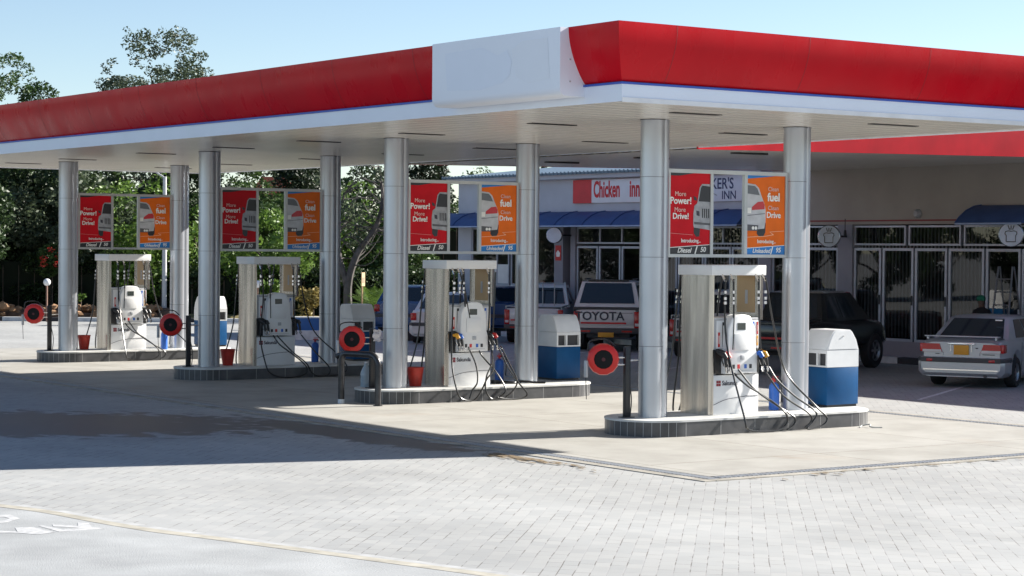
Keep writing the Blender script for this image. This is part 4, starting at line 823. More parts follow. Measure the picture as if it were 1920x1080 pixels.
# ---- silver sedan
def sedan(label, paint, loc, rz, sc=1.07, det=True, name='parked_car', flatrear=False):
    t = thing(name, label, 'car', loc, rz, 'cars parked before the shops', sc)
    L, hw = 4.35, .845
    bd = body(paint, t, L, hw, [(0, .86, .90), (.12, .92, .96), (.75, .93, .97), (1.2, .92, .96), (3.2, .88, .93), (3.9, .76, .82), (L, .62, .66)], (.95, 3.5), .36, .22)
    b = MB(); B, T = gh(b, .55 if not flatrear else .12, 3.35, 1.25 if not flatrear else .55, 2.55, .775, .58, .92, 1.36); r_ = b.build('roof', paint, t, sharp=50)
    pane(B, T, 3, .07, .93, .10, .93, t, 'rear_window'); pane(B, T, 1, .06, .94, .08, .93, t, 'windscreen')
    for i in (0, 2):
        a, c = ((.20, .50), (.53, .82)) if i == 0 else ((.18, .47), (.50, .80))
        pane(B, T, i, a[0], a[1], .10, .90, t, 'side_window'); pane(B, T, i, c[0], c[1], .10, .90, t, 'side_window')
    for x in (.95, 3.5):
        for s in (-1, 1): wheel(t, x, s*(hw-.10), .30)
    b = MB(); loft(b, [(-.07, [(0, .30), (.70, .30), (.78, .36), (.79, .50), (.76, .60), (0, .60)]), (.0, [(0, .24), (.78, .24), (.86, .32), (.865, .50), (.84, .61), (0, .61)]), (.35, [(0, .24), (.80, .24), (.862, .32), (.865, .50), (.84, .61), (0, .61)])]); bu = b.build('bumper', paint, t, sharp=30)
    b = MB(); loft(b, [(-.082, [(0, .505), (.77, .505), (.80, .53), (.80, .58), (.77, .60), (0, .60)]), (.0, [(0, .505), (.85, .505), (.872, .53), (.872, .58), (.84, .605), (0, .605)]), (.5, [(0, .505), (.85, .505), (.872, .53), (.872, .58), (.84, .605), (0, .605)])]); b.build('bumper_trim', trim, bu)
    if not det: 
        for s in (-1, 1): b = MB(); b.box(-.012, .10, s*.80-.13, s*.80+.03 if s > 0 else s*.80+.13, .66, .86, bev=.01); b.build('tail_light', lred, t)
        return t
    b = MB(); b.box(-.085, -.07, -.74, .74, .352, .372); b.build('chrome_strip', chrome, bu)
    for s in (-1, 1):
        b = MB(); b.box(-.088, -.06, s*.62-.06, s*.62+.06, .52, .57, bev=.006); b.build('reflector', lred, bu)
        b = MB(); q = [(.38, .70), (.775, .70), (.78, .80), (.77, .865), (.44, .865)]
        b.prism([(s*a, c) for a, c in q], lambda a, c, d: (d, a, c), -.020, .12); b.box(.0, .22, min(s*.77, s*.838), max(s*.77, s*.838), .70, .865, 0, .012); tl = b.build('tail_light', lred, t)
        b = MB(); q = [(.39, .702), (.774, .702), (.777, .748), (.405, .748)]; b.prism([(s*a, c) for a, c in q], lambda a, c, d: (d, a, c), -.025, -.019); b.build('lens', lwhite, tl)
    b = MB(); b.box(-.03, -.012, -.15, .15, .655, .845, bev=.003); b.build('number_plate', plate, t)
    b = MB(); b.box(-.045, .0, -.27, .27, .855, .885, bev=.005); b.box(-.03, .0, .20, .215, .72, .86); b.box(-.03, .0, -.215, -.20, .72, .86); b.build('chrome_handle', chrome, t)
    b = MB(); b.box(-.012, -.002, .44, .52, .66, .675); b.box(-.012, -.002, -.66, -.42, .66, .675); b.box(-.012, -.002, -.33, -.28, .78, .80); b.build('badge', trim, t)
    b = MB(); b.box(-.03, .10, -.74, .74, 1.0, 1.025, bev=.008); b.box(.0, .08, .66, .70, .95, 1.0); b.box(.0, .08, -.70, -.66, .95, 1.0); b.build('spoiler', paint, t)
    b = MB(); b.tube([(-.04, -.48, .25), (.3, -.48, .25)], .035, 10); b.build('exhaust', trim, t)
    b = MB(); b.cyl((2.0, -.35, 1.38), (1.75, -.37, 1.62), .006, seg=5); b.build('aerial', trim, t)
    for s in (-1, 1):
        b = MB(); b.box(-.004, .004, s*.365-.004, s*.365+.004, .64, .70); b.box(.0, .5, s*.70-.005, s*.70+.005, .955, .972); b.build('lid_gap', trim, t)
        b = MB(); b.box(1.28, 1.29, s*.846-.003, s*.846+.003, .34, .88); b.box(2.28, 2.29, s*.846-.003, s*.846+.003, .34, .88); b.build('door_gap', trim, t)
        b = MB(); b.box(1.4, 1.54, s*.852-.012, s*.852+.012, .78, .81, 0, .006); b.build('door_handle', paint, t)
    for s in (-1, 1): b = MB(); b.box(2.85, 3.0, s*.86-.07, s*.86+.07, .93, 1.05, bev=.02); b.build('mirror', paint, t)
    b = MB(); b.box(1.0, 1.014, -.52, -.38, 1.30, 1.325); b.build('sticker', txtwhite, t)
    return t
# ---- pickups
def pickup(label, paint, loc, rz, sc=1.07, double=True, canopytop=False, text=None, stripe=True, rack=False, lift=0.0, dark_bumper=True, platem=None, tagw=True):
    t = thing('pickup_truck', label, 'pickup truck', loc, rz, 'cars parked before the shops', sc)
    L, hw = 5.05, .86; zb = .42+lift; zt = 1.02+lift; wr = .36+lift*.3
    cab0 = 1.55 if double else 2.25
    bd = body(paint, t, L, hw, [(0, zt-.01, zt), (cab0, zt-.01, zt), (3.75, zt-.02, zt), (4.6, zt-.10, zt-.04), (L, zt-.28, zt-.20)], (1.15, 4.15), .42, zb)
    if not canopytop:
        b = MB(); b.box(.06, cab0-.05, -hw+.10, hw-.10, zt-.002, zt+.004); b.build('bed_floor', black, t)
        b = MB(); b.tube([(.02, -hw+.06, zt+.05), (cab0-.1, -hw+.06, zt+.05)], .02, 6); b.tube([(.02, hw-.06, zt+.05), (cab0-.1, hw-.06, zt+.05)], .02, 6); b.tube([(.02, -hw+.08, zt+.05), (.02, hw-.08, zt+.05)], .02, 6)
        for x in (.02, cab0*.5, cab0-.1):
            for s in (-1, 1): b.cyl((x, s*(hw-.06), zt-.02), (x, s*(hw-.06), zt+.05), .015, seg=6)
        b.build('bed_rail', alu if not lift else black, t)
    b = MB(); B, T = gh(b, cab0, 4.05, cab0+.22, 3.25, .79, .64, zt-.01, zt+.62, crown=.04); b.build('cab', paint, t, sharp=50)
    pane(B, T, 3, .08, .92, .14, .88, t, 'rear_window'); pane(B, T, 1, .06, .94, .08, .93, t, 'windscreen')
    for i in (0, 2):
        u = ((.12, .40), (.44, .72)) if i == 0 else ((.28, .56), (.60, .88))
        for a, c in u: pane(B, T, i, a, c, .12, .88, t, 'side_window')
    if canopytop:
        b = MB(); B, T = gh(b, .02, cab0+.02, .32, cab0+.1, .84, .68, zt+.07, zt+.70, crown=.03); ct = b.build('load_canopy', paint, t, sharp=50)
        pane(B, T, 3, .07, .93, .14, .95, ct, 'rear_window', offd=.012); pane(B, T, 0, .12, .9, .14, .86, ct, 'side_window'); pane(B, T, 2, .1, .88, .14, .86, ct, 'side_window')
        b = MB(); b.box(0, cab0, -.86, .86, zt-.0, zt+.03); b.box(-.012, 0, -.84, .84, zt+.03, zt+.06); b.build('seal', trim, ct)
        b = MB(); b.tube([(.35, -.6, zt+.77), (1.5, -.6, zt+.77)], .02, 6); b.tube([(.35, .6, zt+.77), (1.5, .6, zt+.77)], .02, 6); b.box(.30, .42, -.52, .52, zt+.72, zt+.76); b.build('roof_bar', black, ct)
    b = MB(); b.box(-.022, .03, -.68, .68, zb+.20, zt-.03, bev=.012); tg = b.build('tailgate', paint, t)
    if canopytop or text: b = MB(); b.box(-.028, -.015, -.66, .66, zt-.085, zt-.075); b.build('groove', trim, tg)
    if text: letters(text, .30, txtdark, tg, (-.03, .18 if canopytop else .25, zb+.43), FACE_X, bold=.006, sx=1.02)
    if stripe: b = MB(); b.box(-.034, -.02, -.66 if not canopytop else -.50, .66, zb+.24, zb+.285); b.build('red_stripe', redp, tg)
    for s in (-1, 1):
        b = MB(); b.box(-.02, .10, s*.77-.075, s*.77+.075, zb+.14, zt-.04, bev=.02); tl = b.build('tail_light', lred, t)
        b = MB(); b.box(-.026, -.015, s*.77-.05, s*.77+.05, zb+.19, zb+.26); b.build('lens', lwhite, tl)
    b = MB(); b.box(-.14, .02, -.84, .84, zb-.0, zb+.14, bev=.02); bu = b.build('bumper', trim if dark_bumper else chrome, t)
    b = MB(); b.box(-.152, -.135, -.2, .2, zb-.09, zb+.03, bev=.003); b.build('number_plate', plate, bu)
    b = MB(); b.box(-.147, -.139, -.66, -.40, zb+.04, zb+.08); b.box(-.147, -.139, .40, .66, zb+.04, zb+.08); b.build('reflector', lred, bu)
    if rack:
        b = MB(); X = cab0-.12
        for s in (-1, 1): b.tube([(X-.32, s*.80, zt), (X, s*.66, zt+.72)], .022, 6)
        b.tube([(X, -.68, zt+.68), (X, .68, zt+.68)], .022, 6)
        for y in (-.35, 0, .35): b.tube([(X, y, zt), (X, y, zt+.68)], .016, 6)
        b.build('headboard_rack', alu, t)
    for x in (1.15, 4.15):
        for s in (-1, 1): wheel(t, x, s*(hw-.09), wr+.01, .24)
    b = MB(); b.box(.3, 4.6, -.55, .55, zb-.12, zb+.05); b.build('chassis', trim, t)
    return t
carsilver = mat('paint_silver', (.40, .42, .45), .28, .35, .03, coat=.5); carwhite = mat('paint_white', (.60, .60, .60), .3, 0, .03, coat=.5); carblack = mat('paint_black', (.012, .013, .016), .22, 0, .05, coat=.6); carblue = mat('paint_blue', (.015, .06, .18), .25, .2, .05, coat=.5)
def at(px, py): p = gnd(px, py); return (p.x, p.y, 0)
sedan('silver saloon with small spoiler and orange plate, parked at the right', carsilver, at(1802, 728), math.radians(26))
pickup('white canopied pickup with TOYOTA across its tailgate', carwhite, at(1137, 660), math.radians(45), canopytop=True, text='TOYOTA', double=True, lift=.05, sc=1.09)
pickup('black double cab pickup with big wheels behind the near litter bin', carblack, at(1420, 702), math.radians(20), lift=.12, stripe=True, sc=1.05)
pickup('white pickup with S of ISUZU showing left of the nearest pump', carwhite, at(1318, 674), math.radians(40), text='ISUZU', canopytop=False, lift=.0, sc=1.05)
pickup('white pickup with ladder rack and red stripe behind the second island bin', carwhite, at(1000, 645), math.radians(47), double=False, rack=True, lift=.0, sc=1.04)
sedan('white saloon with red tail light beside the second pump', carwhite, at(826, 646), math.radians(52), det=False)
sedan('dark blue hatchback behind the second island front column', carblue, at(755, 628), math.radians(48), det=False, flatrear=True, sc=1.14)
sedan('blue car glimpsed between second pump and its column, beyond the white pickup', carblue, at(930, 629), math.radians(52), det=False, flatrear=True, sc=1.14)

# ------------------------------------------------------------------ people
skin = mat('skin', (.10, .055, .035), .55); cblack = mat('cloth_black', (.012, .012, .014), .9)
def person(label, loc, rz, capm, lean=0.0, armup=False):
    t = thing('person', label, 'person', loc, rz)
    V = [(0, 0, .95), (0, 0, 1.15), (0, lean*.15, 1.38), (0, lean*.22, 1.48), (0, lean*.28+.01, 1.56), (0, lean*.3+.02, 1.66), (0, lean*.3+.02, 1.73),
         (.09, 0, .88), (.10, .02, .48), (.10, -.01, .09), (.10, .12, .04), (-.09, 0, .88), (-.10, -.02, .48), (-.10, -.03, .09), (-.10, .10, .04),
         (.18, lean*.17, 1.40), (.24, lean*.1-.02, 1.13), (.23, .12, .90), (.225, .17, .83), (-.18, lean*.17, 1.40), (-.24, lean*.1, 1.13), (-.22, .15, .92), (-.215, .2, .85)]
    E = [(0, 1), (1, 2), (2, 3), (3, 4), (4, 5), (5, 6), (0, 7), (7, 8), (8, 9), (9, 10), (0, 11), (11, 12), (12, 13), (13, 14), (2, 15), (15, 16), (16, 17), (17, 18), (2, 19), (19, 20), (20, 21), (21, 22)]
    Rr = [.15, .15, .17, .06, .075, .10, .07, .095, .065, .045, .04, .095, .065, .045, .04, .065, .048, .035, .03, .065, .048, .035, .03]
    me = bpy.data.meshes.new('p'); me.from_pydata(V, E, []); o = bpy.data.objects.new('p', me); COL.objects.link(o)
    md = o.modifiers.new('s', 'SKIN'); sv = me.skin_vertices[0].data
    for k, r in enumerate(Rr): sv[k].radius = (r, r*.8); sv[k].use_root = (k == 0)
    o.modifiers.new('ss', 'SUBSURF').levels = 2
    dg = bpy.context.evaluated_depsgraph_get(); bm_ = bpy.data.meshes.new_from_object(o.evaluated_get(dg)); bpy.data.objects.remove(o, do_unlink=True)
    bm_.materials.clear(); bm_.materials.append(skin); bm_.materials.append(cblack); bm_.materials.append(mat('trousers', (.03, .03, .04), .9))
    for p in bm_.polygons:
        p.use_smooth = True; z = p.center.z; x = abs(p.center.x)
        p.material_index = 0 if (z > 1.50 or (x > .19 and z < 1.02)) else (1 if z > .92 else 2)
    bo_ = bpy.data.objects.new('body', bm_); COL.objects.link(bo_); bo_.parent = t
    Y = lean*.3+.02
    b = MB(); b.lathe([(.105, 1.66), (.112, 1.70), (.10, 1.75), (.06, 1.785), (0, 1.80)], 16, 0, Matrix.Translation((0, Y, 0))); b.prism([(-.08, Y+.08), (.08, Y+.08), (.06, Y+.17), (0, Y+.19), (-.06, Y+.17)], XY, 1.665, 1.68); b.build('cap', capm, t)
    b = MB(); b.cyl((0, Y+.08, 1.635), (0, Y+.112, 1.61), .012, .018, 8); b.build('nose', skin, t)
    return t
redcap = mat('cap_red', (.30, .015, .02), .8); greencap = mat('cap_green', (.01, .16, .09), .8)
p = spot(1019, 68.5); person('person in red cap and black shirt left of the ladder rack', (p.x, p.y, 0), 1.2, redcap)
p = spot(1040, 69.8); person('person in red cap partly hidden by the ladder rack', (p.x, p.y, 0), 2.2, redcap)
p = spot(1878, 55.0); person('person in green cap and dark clothes before the right glass doors', (18.2, 9.72, 0), -.7, greencap, .6)
# step ladder at right edge
t = thing('step_ladder', 'grey step ladder standing before the glass doors at the right edge', 'ladder', (17.9, 8.95, 0))
b = MB()
for s in (-.22, .22): b.tube([(-.1, s*1.3, 0), (.25, s, 2.5)], .025, 6); b.tube([(.75, s*1.3, 0), (.3, s, 2.5)], .02, 6)
ladm = mat('ladder_grey', (.13, .13, .14), .5, .4); b.build('stile', ladm, t)
for k in range(1, 8):
    u = k/8; b = MB(); b.box(-.1+.35*u-.03, -.1+.35*u+.05, -.22*(1.3-.3*u), .22*(1.3-.3*u), 2.5*u, 2.5*u+.03); b.build('tread', ladm, t)

# ------------------------------------------------------------------ background: road edge, mound, hedge, trees
def kerbline(px0, px1, dep, z0, z1, th, name, mats_, seg=1.4):
    a = spot(px0, dep); c = spot(px1, dep); d = (c-a).normalized(); nn = Vector((-d.y, d.x, 0)); L = (c-a).length; b = MB(); s = 0; k = 0
    while s < L:
        e = min(s+seg-.003, L); P = [a+d*s, a+d*e, a+d*e+nn*th, a+d*s+nn*th]; b.add([(v.x, v.y, z) for z in (z0, z1) for v in P], [(0, 1, 2, 3), (4, 5, 6, 7), (0, 1, 5, 4), (1, 2, 6, 5), (2, 3, 7, 6), (3, 0, 4, 7)], k % len(mats_)); s += seg; k += 1
    return b.build(name, mats_)
kw = mat('kerb_white', (.6, .6, .6), .7, 0, .15, 5)
tag(kerbline(-260, 520, 76.5, 0, .15, .3, 'road_kerb', [kw, paintb], 1.3), kind='structure')
o = kerbline(474, 900, 63, 0, .28, .35, 'planter_wall', [paintb, kw], 1.05); tag(o, 'low black and white painted kerb wall beyond the shaded island', 'wall')
o = kerbline(480, 1000, 70, 0, .42, .4, 'planter_wall', [mat('wall_blue', (.05, .14, .36), .7, 0, .12, 3)], 40); tag(o, 'low blue painted wall with white top beyond the shaded island', 'wall')
b = MB(); a = spot(480, 70); c = spot(1000, 70); d = (c-a).normalized(); nn = Vector((-d.y, d.x, 0)); P = [a, c, c+nn*.42, a+nn*.42]; b.add([(v.x, v.y, z) for z in (.42, .46) for v in P], [(0, 1, 2, 3), (4, 5, 6, 7), (0, 1, 5, 4), (1, 2, 6, 5), (2, 3, 7, 6), (3, 0, 4, 7)]); cp = b.build('white_coping', kw); cp.parent = o
# mound: bumpy strip
def mound(px0, px1, dep, wid, h, name, m, seed):
    R_ = random.Random(seed); a = spot(px0, dep); c = spot(px1, dep); d = (c-a).normalized(); nn = Vector((-d.y, d.x, 0)); L = (c-a).length; nx = int(L/.3); ny = 14; vs = []
    for i in range(nx+1):
        for j in range(ny+1):
            v = a+d*(L*i/nx)+nn*(wid*j/ny); e = math.sin(math.pi*min(1, j/ny*1.0+.02)); vs.append((v.x, v.y, .01+h*e*(.6+.4*math.sin(i*.9+j))+(R_.uniform(0, .16)*h*2*e if 0 < j < ny else 0)))
    b = MB(); b.add(vs, [(i*(ny+1)+j, (i+1)*(ny+1)+j, (i+1)*(ny+1)+j+1, i*(ny+1)+j+1) for i in range(nx) for j in range(ny)], 0, False); return b.build(name, m)
tag(mound(-260, 330, 77.2, 3.5, .42, 'soil_mound', soil, 4), kind='structure')
tag(mound(330, 900, 77.2, 3.5, .18, 'verge', mat('verge_dry', (.20, .16, .06), .95, 0, .4, 3, bump=.6, bscale=9), 5), kind='structure')
b = MB(); a = spot(-900, 79.5); c = spot(1500, 79.5); e = spot(2500, 330); g = spot(-2200, 330); b.add([(v.x, v.y, .02) for v in (a, c, e, g)], [(0, 1, 2, 3)]); tag(b.build('garden_ground', soil), kind='structure')
def rocks(n, px0, px1):
    R_ = random.Random(9)
    b = MB()
    for k in range(n):
        p = spot(R_.uniform(px0, px1), R_.uniform(77.4, 79.5)); bm = bmesh.new(); bmesh.ops.create_icosphere(bm, subdivisions=1, radius=R_.uniform(.10, .28))
        for v in bm.verts: v.co *= R_.uniform(.7, 1.2); v.co.z *= .7
        b.bm(bm, 0, False, Matrix.Translation((p.x, p.y, R_.uniform(.2, .5))))
    return b.build('rubble', mat('rubble_earth', (.26, .15, .08), .95, 0, .4, 3))
tag(rocks(170, -240, 300), 'heap of brown earth clods along the far road edge', 'rubble', kind='stuff')

def leafmat(name, c1, c2, trans=.25):
    m = bpy.data.materials.new(name); m.use_nodes = True; n = m.node_tree.nodes; l = m.node_tree.links; bb = n['Principled BSDF']; bb.inputs['Roughness'].default_value = .5; bb.inputs['Specular IOR Level'].default_value = .35
    g = n.new('ShaderNodeNewGeometry'); r = n.new('ShaderNodeValToRGB'); r.color_ramp.elements[0].color = (*c1, 1); r.color_ramp.elements[1].color = (*c2, 1); l.new(g.outputs['Random Per Island'], r.inputs[0]); l.new(r.outputs[0], bb.inputs['Base Color'])
    t_ = n.new('ShaderNodeBsdfTranslucent'); l.new(r.outputs[0], t_.inputs[0]); ms = n.new('ShaderNodeMixShader'); ms.inputs[0].default_value = trans; l.new(bb.outputs[0], ms.inputs[1]); l.new(t_.outputs[0], ms.inputs[2]); l.new(ms.outputs[0], n['Material Output'].inputs[0]); return m
lf_dark = leafmat('leaf_dark', (.018, .035, .012), (.05, .085, .028)); lf_mid = leafmat('leaf_mid', (.025, .055, .016), (.075, .13, .032)); lf_bright = leafmat('leaf_bright', (.055, .115, .02), (.17, .27, .05), .3); lf_grey = leafmat('leaf_grey', (.04, .06, .035), (.10, .13, .07)); lf_cyp = leafmat('leaf_cypress', (.010, .022, .010), (.028, .045, .018), .1)
bark = mat('bark', (.10, .075, .055), .9, 0, .3, 5); barkpale = mat('bark_pale', (.085, .075, .07), .85, 0, .35, 5); twig = mat('dry_twig', (.20, .17, .14), .9)
def leaves(b, blobs, n, size, R_, flat_=.0):
    tot = sum(r[3]*r[4]*r[5] for r in blobs)
    vs = []; fs = []
    for (cx, cy, cz, rx, ry, rz) in blobs:
        k = int(n*rx*ry*rz/tot)
        for _ in range(k):
            while True:
                x, y, z = R_.uniform(-1, 1), R_.uniform(-1, 1), R_.uniform(-1, 1); q = x*x+y*y+z*z
                if q < 1 and q > R_.random()*.55: break
            p = Vector((cx+x*rx, cy+y*ry, cz+z*rz)); s = size*R_.uniform(.6, 1.4)
            u = Vector((R_.gauss(0, 1), R_.gauss(0, 1), R_.gauss(0, .7))).normalized(); v = u.cross(Vector((R_.gauss(0, 1), R_.gauss(0, 1), R_.gauss(0, 1)))).normalized()
            i = len(vs); vs += [p-u*s, p+v*s*.45, p+u*s, p-v*s*.45]; fs.append((i, i+1, i+2, i+3))
    b.add(vs, fs)
def limbs(b, base, top, n, spread, R_, r0=.16):
    tips = []
    pts = sm([base, (base[0]*.6+top[0]*.4+R_.uniform(-.2, .2), base[1]*.6+top[1]*.4+R_.uniform(-.2, .2), base[2]*.6+top[2]*.4), top], 5); b.tube(pts, r0, 8, radii=[r0*(1-.7*i/(len(pts)-1)) for i in range(len(pts))])
    for k in range(n):
        t = .35+.6*k/n; p = pts[int(t*(len(pts)-1))]; a = k*2.4+R_.uniform(0, .8); L = spread*R_.uniform(.6, 1)
        q = [p, p+Vector((math.cos(a)*L*.5, math.sin(a)*L*.5, L*.35)), p+Vector((math.cos(a)*L, math.sin(a)*L, L*R_.uniform(.4, .9)))]; pp_ = sm(q, 4); rr = r0*(1-.6*t)*.55
        b.tube(pp_, rr, 6, radii=[rr*(1-.8*i/(len(pp_)-1)) for i in range(len(pp_))]); tips.append(pp_[-1])
    return tips
def tree(name, label, kind, seed, loc, rz=0, sc=1.0, **k):
    R_ = random.Random(seed); t = thing(name, label, 'tree', loc, rz, 'trees beyond the road', sc)
    tb = MB(); lb = MB()
    if kind == 'broad':
        H = k.get('H', 8); r = k.get('r', 2.8); nb = k.get('nb', 130 if k.get('H', 8) > 10 else 30); tips = limbs(tb, (0, 0, 0), (R_.uniform(-.4, .4), 0, H*(.8 if H > 10 else .72)), 16 if H > 10 else 9, r*.95, R_, .2)
        bl_ = [(p.x+R_.uniform(-.4, .4), p.y+R_.uniform(-.4, .4), p.z, *(3*[R_.uniform(.6, 1.15)])) for p in tips]
        for _ in range(nb):
            a = R_.uniform(0, 6.28); rr = r*math.sqrt(R_.random()); z = H*R_.uniform(k.get('lo', .3), .97); sh = math.sqrt(max(.15, 1-((z/H-.62)/.42)**2)); q = R_.uniform(.3, 1.0)*k.get('bs', 1)*(.75 if H > 10 else .95)
            bl_.append((math.cos(a)*rr*sh, math.sin(a)*rr*sh, z, q, q, q*.75))
        leaves(lb, bl_, k.get('n', 13000), .075 if H > 10 else .10, R_)
    elif kind == 'cypress':
        H = k.get('H', 9); tb.cyl((0, 0, 0), (0, 0, H*.9), .16, .03, 8); bl_ = []
        for i in range(34):
            z = .6+(H-.8)*i/33; rr = k.get('r', .85)*min(1, (H-z)/(H*.45)+.12); a = i*2.1
            bl_.append((math.cos(a)*rr*.35, math.sin(a)*rr*.35, z, rr*.75, rr*.75, .5))
        leaves(lb, bl_, 12000, .09, R_)
    elif kind == 'bare':
        for (dx, hh) in ((.0, 5.2), (.0, 4.4)):
            pass
        main = sm([(0, 0, 0), (-.05, 0, 1.3), (.25, .1, 2.4), (.9, .2, 3.4), (1.15, .2, 4.4), (1.0, .2, 5.6)], 6); tb.tube(main, .15, 8, radii=[.17-.13*i/(len(main)-1) for i in range(len(main))])
        s2 = sm([(-.05, 0, 1.2), (-.35, .1, 2.3), (-.45, .1, 3.4), (-.2, .1, 4.6)], 6); tb.tube(s2, .1, 7, radii=[.13-.1*i/(len(s2)-1) for i in range(len(s2))])
        for _ in range(70):
            src = main if R_.random() < .65 else s2; p = src[R_.randint(len(src)//3, len(src)-1)]; a = R_.uniform(0, 6.28); L = R_.uniform(.5, 1.7); q = sm([p, p+Vector((math.cos(a)*L*.5, math.sin(a)*L*.5, L*R_.uniform(-.1, .5))), p+Vector((math.cos(a)*L, math.sin(a)*L, L*R_.uniform(.0, .9)))], 3); tb.tube(q, .02, 5, radii=[.028*(1-.8*i/(len(q)-1)) for i in range(len(q))])
        leaves(lb, [(R_.uniform(-1, 1.7), R_.uniform(-.8, .8), R_.uniform(2.6, 5.6), .5, .5, .35) for _ in range(9)], 1600, .08, R_)
    tb.build('trunk', k.get('bark', bark), t); lb.build('crown', k.get('leaf', lf_dark), t)
    return t
T = [ # px, depth, H, r, leaf, seed, label, n, lo, bs
 (-12, 88, 11.2, 2.3, lf_mid, 1, 'tall tree whose top shows over the canopy at far left', 34000, .45, .62),
 (288, 92, 12.7, 2.75, lf_grey, 2, 'tall open crowned tree whose twiggy top rises over the red canopy edge', 36000, .62, .58),
 (-60, 84, 7.5, 2.8, lf_dark, 3, 'dense dark tree at the left picture edge', 16000, .1, 1.1),
 (60, 84, 7.2, 2.7, lf_dark, 4, 'dense dark tree left of the farthest column', 16000, .1, 1.1),
 (150, 86, 7.0, 2.6, lf_dark, 5, 'dark tree behind the farthest island red poster', 15000, .1, 1.1),
 (265, 81.5, 5.6, 1.7, lf_bright, 6, 'sunlit bright green tree behind the farthest island orange poster', 6500, .3, .62),
 (350, 88, 6.6, 2.3, lf_dark, 7, 'dark tree between the farthest island back column and the third island', 13000, .1, 1.0),
 (372, 83, 4.6, 1.0, lf_bright, 8, 'small sunlit tree between two columns at left of the shaded frame', 3500, .3, .5),
 (440, 90, 7.0, 2.4, lf_mid, 9, 'mid green tree above the shaded red poster', 13000, .25, .9),
 (505, 96, 7.2, 2.3, lf_grey, 10, 'greyish tree left of the dark cypress', 11000, .3, .9),
 (505, 81, 4.2, 1.25, lf_bright, 11, 'bright green bushy tree seen between the two shaded posters', 7000, .2, .62),
 (600, 98, 5.9, 2.0, lf_mid, 12, 'green tree right of the cypress with bare trunks', 10000, .2, .9),
 (660, 86, 5.6, 1.6, lf_bright, 13, 'yellow green tree behind the bare forked tree', 5000, .25, .55),
 (715, 95, 6.3, 2.0, lf_dark, 14, 'dark tree behind the second island front column', 11000, .15, 1.0),
 (730, 84, 4.3, 1.5, lf_mid, 15, 'round green tree right of the bare forked tree', 8000, .2, .8),
 (905, 112, 7.4, 1.7, lf_mid, 16, 'tree top poking above the left end of the shop roof', 6000, .4, .8),
 (1035, 112, 8.0, 1.8, lf_dark, 17, 'tree top behind the shop roof beside the back column', 6000, .4, .8),
 (1110, 112, 7.9, 2.0, lf_mid, 18, 'wide tree top behind the shop roof above the food sign', 7000, .4, .8),
 (1190, 114, 8.2, 2.0, lf_mid, 19, 'tree top behind the shop roof left of the near column', 6000, .4, .8),
 (850, 100, 4.9, 1.4, lf_mid, 20, 'low tree just left of the shop corner', 6000, .1, .8),
 (-180, 90, 9.0, 3.0, lf_dark, 22, 'tree beyond the left edge of the picture', 9000, .1, 1.1),
]
for px, dep, H, r, lf, sd, lab, nn_, lo, bs in T:
    p = spot(px, dep); tree('broadleaf_tree', lab, 'broad', sd, (p.x, p.y, 0), sd*.7, 1, H=H, r=r, leaf=lf, n=nn_, lo=lo, bs=bs)
for px, dep, H, r, sd, lab in ((552, 93, 9.5, .95, 31, 'dark cypress above the gap between the shaded posters'), (583, 95, 9.0, .6, 32, 'slim cypress beside the dark cypress'), (790, 100, 10.0, 1.05, 33, 'dark cypress right of the second island front column'), (822, 101, 8.2, .9, 34, 'shorter cypress nearest the shop corner')):
    p = spot(px, dep); tree('cypress_tree', lab, 'cypress', sd, (p.x, p.y, 0), 0, 1, H=H, r=r, leaf=lf_cyp)
for k in range(15):  # unseen tree copies, added so the shop glass has dark foliage to reflect
    src = [o for o in bpy.data.objects if o.name.startswith('broadleaf_tree')][(2, 3, 4, 6, 9)[k % 5]]; c = copy_tree(src)
    c.location = (-62+k*5.2+(k % 3), 50+(k*7 % 5)-abs(k-9)*.1, 0); c.rotation_euler.z = k*1.3; c['label'] = 'unseen dark tree added beyond the left edge for the shop glass to reflect'; c['group'] = 'unseen trees added for reflections'
p = spot(655, 77.5); tree('bare_tree', 'nearly leafless forked tree between the shaded orange poster and the next column', 'bare', 41, (p.x, p.y, 0), -.6, 1.05, bark=barkpale, leaf=lf_grey)
# hedge
def hedge(px0, px1, dep, h, wid, label, seed, leaf, n):
    R_ = random.Random(seed); a = spot(px0, dep); c = spot(px1, dep); m_ = (a+c)/2; t = thing('hedge', label, 'hedge', (m_.x, m_.y, 0)); d = (c-a).normalized(); nn = Vector((-d.y, d.x, 0)); L = (c-a).length; bl_ = []
    k = int(L/.6)
    for i in range(k+1):
        for z in (.35, .95, h-.4): v = a+d*(L*i/k)+nn*R_.uniform(0, wid)-m_; bl_.append((v.x, v.y, z+R_.uniform(-.1, .12), .6, .6, .45))
    b = MB(); leaves(b, bl_, n, .085, R_); b.build('foliage', leaf, t)
    b = MB()
    for i in range(k+1): v = a+d*(L*i/k)-m_; b.cyl((v.x, v.y, 0), (v.x, v.y, h-.5), .03, .015, 5)
    b.build('stem', bark, t)
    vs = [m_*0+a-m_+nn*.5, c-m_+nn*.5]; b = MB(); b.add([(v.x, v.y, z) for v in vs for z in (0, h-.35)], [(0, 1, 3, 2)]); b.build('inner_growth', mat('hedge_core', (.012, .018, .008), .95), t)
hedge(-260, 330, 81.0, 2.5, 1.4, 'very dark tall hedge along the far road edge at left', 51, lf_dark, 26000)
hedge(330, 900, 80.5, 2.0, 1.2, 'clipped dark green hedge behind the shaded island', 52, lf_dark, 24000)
hedge(-400, 1000, 98, 4.2, 2.0, 'tall background hedge behind the roadside trees', 53, lf_dark, 30000)
